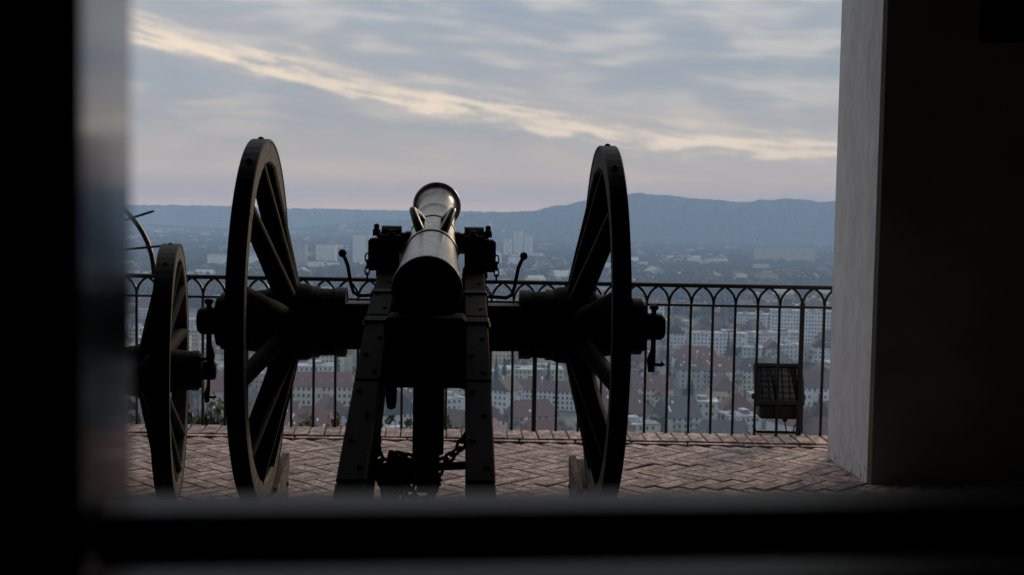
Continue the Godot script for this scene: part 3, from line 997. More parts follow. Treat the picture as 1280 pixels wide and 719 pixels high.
func make_floodlight() -> void:
	var f := thing("floodlight", "black floodlight with wire guard on a base plate behind the railing", "floodlight", Vector3(1.785, -0.004, -8.19))
	var b := MB.new()
	b.cbox(Vector3(-0.01, 0.008, -0.01), Vector3(0.36, 0.018, 0.17), 0.004)
	part("base_plate", b.mesh(M.lamp_body), f)
	var br := MB.new()
	br.tube([Vector3(-0.155, 0.27, 0), Vector3(-0.155, 0.05, 0), Vector3(-0.145, 0.028, 0), Vector3(-0.12, 0.022, 0), Vector3(0.12, 0.022, 0), Vector3(0.145, 0.028, 0)], 0.009, 8)
	br.cbox(Vector3(0.156, 0.2, 0.0), Vector3(0.012, 0.36, 0.055), 0.004)
	part("bracket", br.mesh(M.lamp_body), f)
	var tilt := Basis(Vector3(1, 0, 0), -0.42)
	var hc := Vector3(-0.005, 0.33, -0.01)
	var h := MB.new()
	# a housing that narrows to its back, open in front
	var w2 := 0.145
	var h2 := 0.125
	var back := [Vector3(-0.11, -0.09, -0.12), Vector3(0.11, -0.09, -0.12), Vector3(0.11, 0.09, -0.12), Vector3(-0.11, 0.09, -0.12)]
	var front := [Vector3(-w2, -h2, 0.03), Vector3(w2, -h2, 0.03), Vector3(w2, h2, 0.03), Vector3(-w2, h2, 0.03)]
	for i in 4:
		var k := (i + 1) % 4
		var oo: Vector3 = front[i] + front[k]
		h.quad_out(hc + tilt * back[i], hc + tilt * back[k], hc + tilt * front[k], hc + tilt * front[i], tilt * Vector3(oo.x, oo.y, 0))
	h.quad_out(hc + tilt * back[0], hc + tilt * back[1], hc + tilt * back[2], hc + tilt * back[3], tilt * Vector3(0, 0, -1))
	for q in [[Vector3(0, h2 + 0.004, 0.03), Vector3(0.32, 0.03, 0.05)], [Vector3(0, -h2 - 0.004, 0.03), Vector3(0.32, 0.03, 0.05)], [Vector3(-w2 - 0.004, 0, 0.03), Vector3(0.026, 0.25, 0.048)], [Vector3(w2 + 0.004, 0, 0.03), Vector3(0.026, 0.25, 0.048)]]:
		h.cbox(hc + tilt * q[0], q[1], 0.005, tilt)
	h.cbox(Vector3(-0.005, 0.165, -0.02), Vector3(0.25, 0.10, 0.13), 0.012)
	h.cbox(Vector3(0.05, 0.105, -0.02), Vector3(0.03, 0.03, 0.03), 0.004)
	part("housing", h.mesh(M.lamp_body), f)
	var g := MB.new()
	g.cbox(hc + tilt * Vector3(0, 0, 0.036), Vector3(0.28, 0.235, 0.005), 0.0, tilt)
	part("glass", g.mesh(M.lamp_glass), f)
	var wire := MB.new()
	for i in 6:
		var x := -0.115 + i * 0.046
		wire.tube([hc + tilt * Vector3(x, -0.12, 0.052), hc + tilt * Vector3(x, 0.12, 0.052)], 0.0022, 5)
	for i in 6:
		var y := -0.098 + i * 0.039
		wire.tube([hc + tilt * Vector3(-0.14, y, 0.056), hc + tilt * Vector3(0.14, y, 0.056)], 0.0022, 5)
	part("wire_guard", wire.mesh(M.iron_worn), f)
	for s in [-1.0, 1.0]:
		var k := MB.new()
		k.lathe(PackedVector2Array([Vector2(0, -0.012), Vector2(0.02, -0.012), Vector2(0.02, 0.01), Vector2(0.01, 0.014), Vector2(0, 0.014)]), 10, Transform3D(Basis(Vector3(0, -s, 0), Vector3(s, 0, 0), Vector3(0, 0, 1)), Vector3(s * 0.166, 0.26, 0)))
		part("knob", k.mesh(M.lamp_body), f)
	var cb := MB.new()
	cb.tube([Vector3(0.05, 0.1, -0.02), Vector3(0.055, 0.06, -0.01), Vector3(0.06, 0.03, 0.0), Vector3(0.09, 0.022, 0.01)], 0.0045, 6)
	cb.tube([Vector3(0.15, 0.13, 0.01), Vector3(0.11, 0.06, 0.01), Vector3(0.1, 0.02, 0.01)], 0.004, 6)
	part("cable", cb.mesh(M.lamp_body), f)

func make_gate() -> void:
	var g := thing("gate", "dark glossy steel gate with a flat crossbar close to the viewer", "gate", Vector3(-0.1394, 0, -0.40), 6.4)
	# x runs along the leaf from the right side of the stile, z towards the viewer
	var st := MB.new()
	st.cbox(Vector3(-0.03, 1.15, -0.0435), Vector3(0.06, 2.28, 0.087), 0.0025)
	part("stile", st.mesh(M.gate), g)
	var s2 := MB.new()
	s2.cbox(Vector3(1.33, 1.15, -0.0435), Vector3(0.06, 2.28, 0.087), 0.0025)
	part("stile", s2.mesh(M.gate), g)
	for y in [0.10, 0.60, 0.98, 1.3365, 1.311, 1.70, 2.05]:
		var c := MB.new()
		c.cbox(Vector3(0.65, y, -0.026), Vector3(1.296, 0.0165 if y < 1.313 or y > 1.342 else 0.0195, 0.03), 0.0015)
		part("crossbar", c.mesh(M.gate_bar), g)
	for x in [0.46, 0.88]:
		var c := MB.new()
		c.cbox(Vector3(x, 1.10, -0.05), Vector3(0.014, 2.1, 0.014), 0.0015)
		part("upright", c.mesh(M.gate), g)
	for y in [0.4, 1.9]:
		var c := MB.new()
		c.lathe(PackedVector2Array([Vector2(0, -0.06), Vector2(0.014, -0.06), Vector2(0.014, 0.06), Vector2(0, 0.06)]), 12, Transform3D(Basis(), Vector3(-0.072, y, -0.02)))
		part("hinge", c.mesh(M.gate), g)

func chock(label: String, at: Vector3, turn: float) -> void:
	var c := thing("wheel_chock", label, "chock", at, turn, "wooden chocks under the large gun")
	var b := MB.new()
	b.cbox(Vector3(0, 0.077, 0.02), Vector3(0.15, 0.154, 1.2), 0.006)
	part("sole_plank", b.mesh(M.wood_block), c)
	for s in [-1.0, 1.0]:
		var w := MB.new()
		var xf := Transform3D(Basis(Vector3(0, 0, 1), Vector3(0, 1, 0), Vector3(-1, 0, 0)), Vector3.ZERO)
		var p := PackedVector2Array([Vector2(s * 0.58, 0.155), Vector2(s * 0.58, 0.258), Vector2(s * 0.55, 0.258), Vector2(s * 0.17, 0.176), Vector2(s * 0.17, 0.155)])
		w.prism(p, -0.078, -0.045, xf)
		w.prism(p, 0.045, 0.078, xf)
		w.prism(PackedVector2Array([Vector2(s * 0.577, 0.156), Vector2(s * 0.577, 0.24), Vector2(s * 0.545, 0.24), Vector2(s * 0.3, 0.17), Vector2(s * 0.3, 0.156)]), -0.0449, 0.0449, xf)
		part("wedge", w.mesh(M.wood_block), c)
	for q in [-0.5, 0.5]:
		var bo := MB.new()
		bo.lathe(PackedVector2Array([Vector2(0.012, 0), Vector2(0.012, 0.006), Vector2(0, 0.008)]), 6, Transform3D(Basis(Vector3(0, 1, 0), Vector3(1, 0, 0), Vector3(0, 0, -1)), Vector3(0.078, 0.12, q)))
		bo.lathe(PackedVector2Array([Vector2(0.012, 0), Vector2(0.012, 0.006), Vector2(0, 0.008)]), 6, Transform3D(Basis(Vector3(0, -1, 0), Vector3(-1, 0, 0), Vector3(0, 0, -1)), Vector3(-0.078, 0.12, q)))
		part("bolt", bo.mesh(M.iron_worn), c)

func ivy(label: String, at: Vector3, wd: float, ht: float, n: int, sd: int) -> void:
	var r := RandomNumberGenerator.new()
	r.seed = sd
	var o := thing("ivy", label, "plant", at, 0, "ivy at the terrace edge")
	var lf := MB.new()
	var stems := MB.new()
	for i in maxi(4, n / 14):
		var x := r.randf_range(-wd, wd) * 0.5
		var p := Vector3(x, -0.42, r.randf_range(-0.05, 0.05))
		var q := p + Vector3(r.randf_range(-0.06, 0.06), 0.42 + ht * r.randf_range(0.35, 0.9), r.randf_range(-0.05, 0.08))
		stems.tube([p, (p + q) * 0.5 + Vector3(r.randf_range(-0.03, 0.03), 0, 0), q], [0.005, 0.004, 0.002], 5)
	for i in n:
		var u := r.randf_range(-0.5, 0.5)
		var hh := ht * (0.55 + 0.45 * sin(u * 11.0 + sd)) 
		var c := Vector3(u * wd, r.randf_range(-0.30, hh), r.randf_range(-0.10, 0.07))
		var b := Basis.from_euler(Vector3(r.randf_range(-1.2, 0.5), r.randf_range(-1.4, 1.4), r.randf_range(-0.8, 0.8)))
		var s := r.randf_range(0.022, 0.045)
		# a lobed leaf, folded a little along its rib
		var pts := [Vector3(0, -1, 0), Vector3(0.75, -0.55, 0.18), Vector3(0.55, 0.1, 0.1), Vector3(0.95, 0.35, 0.25), Vector3(0.3, 0.55, 0.08), Vector3(0, 1.25, 0)]
		for k in pts.size() - 1:
			var a: Vector3 = pts[k]
			var d: Vector3 = pts[k + 1]
			lf.tri(c + b * (Vector3.ZERO), c + b * (a * s), c + b * (d * s))
			lf.tri(c + b * (Vector3.ZERO), c + b * (Vector3(-d.x, d.y, d.z) * s), c + b * (Vector3(-a.x, a.y, a.z) * s))
	part("stems", stems.mesh(M.stem), o)
	part("foliage", lf.mesh(M.leaf), o)

# ---------------------------------------------------------------- town, plain and hills
const GROUND := -115.0
const ORD := ["first", "second", "third", "fourth", "fifth", "sixth", "seventh", "eighth", "ninth", "tenth", "eleventh", "twelfth", "thirteenth", "fourteenth", "fifteenth", "sixteenth", "seventeenth", "eighteenth", "nineteenth", "twentieth", "twenty-first", "twenty-second", "twenty-third", "twenty-fourth", "twenty-fifth", "twenty-sixth", "twenty-seventh", "twenty-eighth", "twenty-ninth", "thirtieth", "thirty-first", "thirty-second", "thirty-third", "thirty-fourth", "thirty-fifth"]
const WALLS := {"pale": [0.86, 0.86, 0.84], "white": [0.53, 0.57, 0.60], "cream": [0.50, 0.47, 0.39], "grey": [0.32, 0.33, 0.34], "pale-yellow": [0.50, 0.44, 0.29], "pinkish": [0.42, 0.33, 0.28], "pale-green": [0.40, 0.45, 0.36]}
const ROOFS := {"red": [0.23, 0.09, 0.065], "brown": [0.15, 0.085, 0.068], "rust": [0.19, 0.10, 0.075], "grey": [0.13, 0.13, 0.135], "dark": [0.07, 0.062, 0.06]}
var footprints := []   # [x, z, radius]

func make_town_materials() -> void:
	M.wall = {}
	for k in WALLS:
		M.wall[k] = mat(lin(WALLS[k][0], WALLS[k][1], WALLS[k][2]), 0.9, 0.0, M.t_soft, Vector3(0.02, 0.05, 0.02), null, 1.0, true)
	M.roof = {}
	for k in ROOFS:
		M.roof[k] = mat(lin(ROOFS[k][0], ROOFS[k][1], ROOFS[k][2]), 0.85, 0.0, M.t_grit, Vector3(0.025, 0.025, 0.025), null, 1.0, true)
	M.pane = mat(lin(0.035, 0.042, 0.05), 0.15)
	M.pane_frame = mat(lin(0.6, 0.6, 0.58), 0.7)
	M.sheet_roof = mat(lin(0.42, 0.44, 0.46), 0.5, 0.0, M.t_blot, Vector3(0.02, 0.02, 0.02), null, 1.0, true)
	M.blue_sheet = mat(lin(0.07, 0.19, 0.36), 0.5)
	M.yellow_sheet = mat(lin(0.62, 0.42, 0.06), 0.6)
	M.bark = mat(lin(0.055, 0.045, 0.038), 0.9)
	M.twig = mat(lin(0.055, 0.046, 0.038), 0.95)
	M.needle = mat(lin(0.018, 0.028, 0.02), 0.8)
	M.evergreen = mat(lin(0.03, 0.036, 0.022), 0.9)
	M.hill = mat(lin(0.045, 0.05, 0.042), 1.0, 0.0, M.t_grit, Vector3(0.004, 0.004, 0.004), null, 1.0, true)
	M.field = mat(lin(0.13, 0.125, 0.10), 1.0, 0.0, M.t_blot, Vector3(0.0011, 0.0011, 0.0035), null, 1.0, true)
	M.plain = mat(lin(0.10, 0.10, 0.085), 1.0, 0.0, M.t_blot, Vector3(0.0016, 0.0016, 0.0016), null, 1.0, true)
	var tinted := mat(Color.WHITE, 0.9)
	tinted.vertex_color_use_as_albedo = true
	M.tinted = tinted

# gable or hipped roof over w by d, eaves at height h; the ridge runs along x
func roof_shape(b: MB, w: float, d: float, h: float, rise: float, hip: float, over := 0.5) -> void:
	var hw := w * 0.5 + over
	var hd := d * 0.5 + over
	var e := h - over * rise / (d * 0.5)
	var th := 0.25
	var A := Vector3(-hw, e, hd)
	var B := Vector3(hw, e, hd)
	var C := Vector3(hw, e, -hd)
	var D := Vector3(-hw, e, -hd)
	var R0 := Vector3(-hw + hip, h + rise, 0)
	var R1 := Vector3(hw - hip, h + rise, 0)
	b.quad_out(A, B, R1, R0, Vector3(0, 1, 1))
	b.quad_out(C, D, R0, R1, Vector3(0, 1, -1))
	var t := Vector3(0, th, 0)
	if hip > 0.2:
		b.tri_out(B, C, R1, Vector3(1, 1, 0))
		b.tri_out(D, A, R0, Vector3(-1, 1, 0))
	else:
		b.tri_out(B - t, C - t, R1 - t, Vector3(1, 0, 0))
		b.tri_out(D - t, A - t, R0 - t, Vector3(-1, 0, 0))
		b.quad_out(B, R1, R1 - t, B - t, Vector3(1, 0, 0))
		b.quad_out(R1, C, C - t, R1 - t, Vector3(1, 0, 0))
		b.quad_out(A, R0, R0 - t, A - t, Vector3(-1, 0, 0))
		b.quad_out(R0, D, D - t, R0 - t, Vector3(-1, 0, 0))
	b.quad_out(A, B, B - t, A - t, Vector3(0, 0, 1))
	b.quad_out(C, D, D - t, C - t, Vector3(0, 0, -1))
	b.quad_out(B, C, C - t, B - t, Vector3(1, 0, 0))
	b.quad_out(D, A, A - t, D - t, Vector3(-1, 0, 0))
	b.quad_out(A - t, B - t, C - t, D - t, Vector3.DOWN)

func window_grid(b: MB, w: float, d: float, h: float, floors: int, bay: float, ww: float, wh: float, skip: float, r: RandomNumberGenerator) -> void:
	var fh := h / floors
	for face in 3:           # towards the viewer, and both ends
		var run := w if face == 0 else d
		var n := maxi(1, int((run - 1.5) / bay))
		for i in n:
			for f in floors:
				if r.randf() < skip:
					continue
				var u := (i - (n - 1) * 0.5) * bay
				var y := fh * (f + 0.52)
				if face == 0:
					b.cbox(Vector3(u, y, d * 0.5 + 0.02), Vector3(ww, wh, 0.08))
				else:
					var s := -1.0 if face == 1 else 1.0
					b.cbox(Vector3(s * (w * 0.5 + 0.02), y, u), Vector3(0.08, wh, ww))

# p: wall, roof, w, d, h, floors, rise, hip, kind ("pitched" or "flat"), dormers, bay
func building(called: String, label: String, category: String, at: Vector3, turn: float, p: Dictionary, group := "") -> Node3D:
	var r := RandomNumberGenerator.new()
	r.seed = int(absf(at.x * 13.0) + absf(at.z * 7.0)) + 3
	var o := thing(called, label, category, at, turn, group)
	var w: float = p.w
	var d: float = p.d
	var h: float = p.h
	var wl := MB.new()
	wl.cbox(Vector3(0, h * 0.5 - 1.0, 0), Vector3(w, h + 2.0, d))
	if p.kind == "pitched" and p.hip < 0.2:
		for s in [-1.0, 1.0]:
			wl.tri_out(Vector3(s * w * 0.5, h, d * 0.5), Vector3(s * w * 0.5, h, -d * 0.5), Vector3(s * w * 0.5, h + p.rise - 0.3, 0), Vector3(s, 0, 0))
	# string course under the eaves
	wl.cbox(Vector3(0, h - 0.35, 0), Vector3(w + 0.3, 0.4, d + 0.3))
	part("wall", wl.mesh(M.wall[p.wall]), o)
	var rf := MB.new()
	var rm: Material = M.roof[p.roof]
	if p.kind == "pitched":
		roof_shape(rf, w, d, h, p.rise, p.hip)
	else:
		rf.cbox(Vector3(0, h + 0.15, 0), Vector3(w + 0.5, 0.5, d + 0.5))
		rf.cbox(Vector3(w * 0.18, h + 1.4, -d * 0.1), Vector3(w * 0.22, 2.4, d * 0.4))
		rf.cbox(Vector3(-w * 0.25, h + 0.9, d * 0.1), Vector3(w * 0.12, 1.3, d * 0.25))
		if p.roof == "grey":
			rm = M.sheet_roof
	var roof := part("roof", rf.mesh(rm), o)
	if p.kind == "pitched":
		for i in int(p.get("chimneys", 2)):
			var c := MB.new()
			var cx := (r.randf_range(0.15, 0.4)) * w * (-1.0 if i % 2 == 0 else 1.0)
			var cz := r.randf_range(-0.18, 0.2) * d
			var cy: float = h + p.rise * (1.0 - absf(cz) / (d * 0.5))
			c.cbox(Vector3(cx, cy + 0.5, cz), Vector3(0.9, 2.6, 0.7))
			c.cbox(Vector3(cx, cy + 1.85, cz), Vector3(1.1, 0.2, 0.9))
			part("chimney", c.mesh(M.wall[["pinkish", "grey", "white"][r.randi() % 3]]), roof)
		for i in int(p.get("dormers", 0)):
			var n: float = p.dormers
			var dx := (i - (n - 1.0) * 0.5) * (w / n)
			var dz := d * 0.5 * 0.62
			var dy: float = h + p.rise * 0.38
			var m := MB.new()
			m.cbox(Vector3(dx, dy + 0.35, dz - 1.0), Vector3(1.7, 1.9, 2.6))
			part("dormer", m.mesh(M.wall["white"]), o)
			var dr := MB.new()
			roof_shape(dr, 2.0, 2.2, 0.0, 0.8, 0.0, 0.15)
			var mi := part("dormer_roof", dr.mesh(rm), roof, Vector3(dx, dy + 1.3, dz - 0.9))
			mi.rotation_degrees.y = 90
			var dw := MB.new()
			dw.cbox(Vector3(dx, dy + 0.45, dz + 0.32), Vector3(1.0, 1.2, 0.06))
			part("dormer_window", dw.mesh(M.pane), o)
		# roof lights
		var sk := MB.new()
		for i in int(p.get("lights", 0)):
			var sx := r.randf_range(-0.42, 0.42) * w
			var f := r.randf_range(0.25, 0.75)
			var pos := Vector3(sx, h + p.rise * (1.0 - f) + 0.12, d * 0.5 * f)
			sk.cbox(pos, Vector3(0.9, 0.08, 1.3), 0.0, Basis(Vector3(1, 0, 0), atan2(p.rise, d * 0.5)))
		if sk.v.size() > 0:
			part("roof_lights", sk.mesh(M.pane_frame), roof).set_meta("kind", "stuff")
	if p.get("wing", 0.0) > 0.0:
		# a lower wing towards the viewer, its ridge across the main one
		var ww: float = p.wing
		var wx: float = p.wing_x * (w - ww) * 0.5
		var wd: float = p.wing_d
		var wh: float = h * p.wing_h
		var gm := MB.new()
		gm.cbox(Vector3(wx, wh * 0.5 - 1.0, d * 0.5 + wd * 0.5 - 0.6), Vector3(ww, wh + 2.0, wd + 1.2))
		var zf := d * 0.5 + wd
		gm.tri_out(Vector3(wx - ww * 0.5, wh, zf), Vector3(wx + ww * 0.5, wh, zf), Vector3(wx, wh + ww * 0.42 - 0.3, zf), Vector3(0, 0, 1))
		part("wing", gm.mesh(M.wall[p.wall]), o)
		var gr := MB.new()
		roof_shape(gr, wd + d * 0.4, ww, 0.0, ww * 0.42, 0.0, 0.4)
		var gi := part("wing_roof", gr.mesh(rm), o, Vector3(wx, wh, d * 0.5 + wd * 0.5 - d * 0.2))
		gi.rotation_degrees.y = 90
		var gw := MB.new()
		var nb := maxi(1, int(ww / 3.0))
		for i in nb:
			for f in int(p.floors * p.wing_h):
				gw.cbox(Vector3(wx + (i - (nb - 1) * 0.5) * 2.7, (f + 0.52) * h / p.floors, zf + 0.02), Vector3(1.2, 1.7, 0.08))
		part("wing_windows", gw.mesh(M.pane), o).set_meta("kind", "stuff")
	var wn := MB.new()
	window_grid(wn, w, d, h, p.floors, p.get("bay", 2.9), p.get("ww", 1.25), p.get("wh", 1.75), p.get("skip", 0.04), r)
	part("windows", wn.mesh(M.pane), o).set_meta("kind", "stuff")
	if p.get("balconies", false):
		for s in [-1.0, 1.0]:
			for f in range(1, int(p.floors)):
				var bm := MB.new()
				bm.cbox(Vector3(s * w * 0.26, h / p.floors * f + 0.5, d * 0.5 + 0.7), Vector3(w * 0.2, 1.1, 1.3))
				part("balcony", bm.mesh(M.wall["grey"]), o)
	footprints.append([at.x, at.z, maxf(w, d) * 0.55])
	return o

# where a pixel of the photograph's size falls at a given distance: used to read landmarks off, stored as plain metres
func spot(x: float, dist: float) -> Vector3:
	return Vector3(x, GROUND, -dist)

func free_at(x: float, z: float, r: float) -> bool:
	for f in footprints:
		if Vector2(f[0] - x, f[1] - z).length() < f[2] + r:
			return false
	return true

# ---- trees
func crown_mesh(sd: int, h: float, rx: float, base: float, n: int, leaf: float, kind: String) -> MB:
	var r := RandomNumberGenerator.new()
	r.seed = sd
	var b := MB.new()
	var clumps := []
	for i in 9:
		clumps.append([Vector3(r.randfn(0, 0.42) * rx, base + (h - base) * r.randf_range(0.15, 0.85), r.randfn(0, 0.42) * rx), r.randf_range(0.28, 0.5) * rx])
	for i in n:
		var c: Vector3
		var s := leaf * r.randf_range(0.6, 1.4)
		if kind == "conifer":
			var t := pow(r.randf(), 0.75)
			var y := base + (h - base) * (1.0 - t)
			var layer := 0.75 + 0.25 * sin(y * 2.6)
			var a := r.randf() * TAU
			var q := sqrt(r.randf()) * rx * t * layer
			c = Vector3(cos(a) * q, y - q * 0.25, sin(a) * q)
		else:
			var k: Array = clumps[r.randi() % 9]
			var dv := Vector3(r.randfn(), r.randfn() * 0.9, r.randfn())
			c = k[0] + dv.normalized() * k[1] * pow(r.randf(), 0.45)
			c.y = clampf(c.y, base * 0.8, h)
		var bs := Basis.from_euler(Vector3(r.randf() * TAU, r.randf() * TAU, r.randf() * TAU))
		if kind == "bare":
			var d := (c - Vector3(0, base * 0.6, 0)).normalized().lerp(bs.x, 0.5).normalized() * s * 2.4
			var u := d.cross(bs.y).normalized() * s * 0.09
			b.tri(c - d * 0.5 - u, c - d * 0.5 + u, c + d * 0.5)
			b.tri(c - d * 0.2 + u, c + bs.z * s * 1.2, c - d * 0.1)
		else:
			b.tri(c + bs * Vector3(-s, -s * 0.6, 0), c + bs * Vector3(s, -s * 0.5, 0.1 * s), c + bs * Vector3(0, s, 0))
	return b

func trunk_mesh(sd: int, h: float, base: float, rad: float, limbs: int, rx: float) -> MB:
	var r := RandomNumberGenerator.new()
	r.seed = sd
	var b := MB.new()
	b.tube([Vector3(0, -1, 0), Vector3(0, base, 0), Vector3(r.randf_range(-0.3, 0.3), lerpf(base, h, 0.5), 0), Vector3(0, h * 0.92, 0)], [rad, rad * 0.8, rad * 0.45, rad * 0.1], 7)
	for i in limbs:
		var a := r.randf() * TAU
		var y := lerpf(base * 0.8, h * 0.7, r.randf())
		var e := Vector3(cos(a) * rx * r.randf_range(0.5, 0.95), y + (h - y) * r.randf_range(0.35, 0.75), sin(a) * rx * r.randf_range(0.5, 0.95))
		b.tube([Vector3(0, y, 0), Vector3(e.x * 0.5, lerpf(y, e.y, 0.35), e.z * 0.5), e], [rad * 0.35, rad * 0.22, rad * 0.06], 5)
	return b

var tree_kinds := []
func make_tree_kinds() -> void:
	for i in 3:
		tree_kinds.append({"name": "bare_tree", "say": "bare brown tree", "trunk": trunk_mesh(70 + i, 12.0, 3.0, 0.28, 14, 4.6).mesh(M.bark), "crown": crown_mesh(80 + i, 12.5, 4.8, 3.0, 700, 0.55, "bare").mesh(M.twig)})
	for i in 2:
		tree_kinds.append({"name": "conifer", "say": "dark pointed conifer", "trunk": trunk_mesh(90 + i, 16.0, 1.6, 0.25, 4, 1.2).mesh(M.bark), "crown": crown_mesh(95 + i, 17.0, 3.1, 1.2, 800, 0.55, "conifer").mesh(M.needle)})
	for i in 2:
		tree_kinds.append({"name": "bushy_tree", "say": "bushy dark green tree", "trunk": trunk_mesh(60 + i, 9.0, 2.0, 0.25, 6, 3.0).mesh(M.bark), "crown": crown_mesh(65 + i, 10.0, 4.4, 2.0, 700, 0.6, "leafy").mesh(M.evergreen)})

func tree(k: int, label: String, at: Vector3, s: float, turn: float) -> void:
	var q: Dictionary = tree_kinds[k]
	var o := thing(q.name, label, "tree", at, turn, "trees among the houses")
	o.scale = Vector3.ONE * s
	part("trunk", q.trunk, o)
	part("crown", q.crown, o)

var hill_points := []
func hill_mesh(x0: float, x1: float, z0: float, z1: float, nx: int, nz: int, prof: Array, rough: float, sd: int) -> MB:
	# prof: [x, crest height above the plain]; the crest stands two thirds of the way back
	var n := FastNoiseLite.new()
	n.seed = sd
	n.frequency = 0.0016
	n.fractal_octaves = 4
	var n2 := FastNoiseLite.new()
	n2.seed = sd + 1
	n2.frequency = 0.02
	n2.fractal_octaves = 3
	var P := []
	for i in nx + 1:
		var x := lerpf(x0, x1, float(i) / nx)
		var crest: float = prof[-1][1]
		for k in prof.size() - 1:
			if x >= prof[k][0] and x <= prof[k + 1][0]:
				crest = lerpf(prof[k][1], prof[k + 1][1], smoothstep(0.0, 1.0, (x - prof[k][0]) / (prof[k + 1][0] - prof[k][0])))
		if x < prof[0][0]:
			crest = prof[0][1]
		var col := []
		for j in nz + 1:
			var t := float(j) / nz
			var z := lerpf(z0, z1, t)
			var up := smoothstep(0.0, 0.66, t) if t < 0.66 else 1.0 - 0.6 * smoothstep(0.66, 1.0, t)
			var valley := n.get_noise_2d(x, z) * 0.22 * crest * sin(PI * clampf(t / 0.66, 0, 1))
			var y := crest * up + valley + (n2.get_noise_2d(x, z) * rough if t > 0.04 else -2.0)
			col.append(Vector3(x, GROUND + y, z))
		P.append(col)
	for i in nx:
		for j in range(4, nz - 3):
			hill_points.append([P[i][j], P[i + 1][j + 1], absf(j / float(nz) - 0.66) < 0.08])
	var b := MB.new()
	for i in nx:
		for j in nz:
			b.quad_out(P[i][j], P[i + 1][j], P[i + 1][j + 1], P[i][j + 1], Vector3.UP)
	return b

func label_house(wall: String, floors: int, roof: String, kind: String, nth: int, row: int) -> String:
	var st: String = ["one", "two", "three", "four", "five", "six", "seven", "eight", "nine", "ten", "eleven", "twelve"][clampi(floors - 1, 0, 11)]
	return "%s %s-storey house with %s %s roof, %s from the pillar in %s rooftop row" % [wall, st, roof, kind, ORD[nth], ORD[row]]

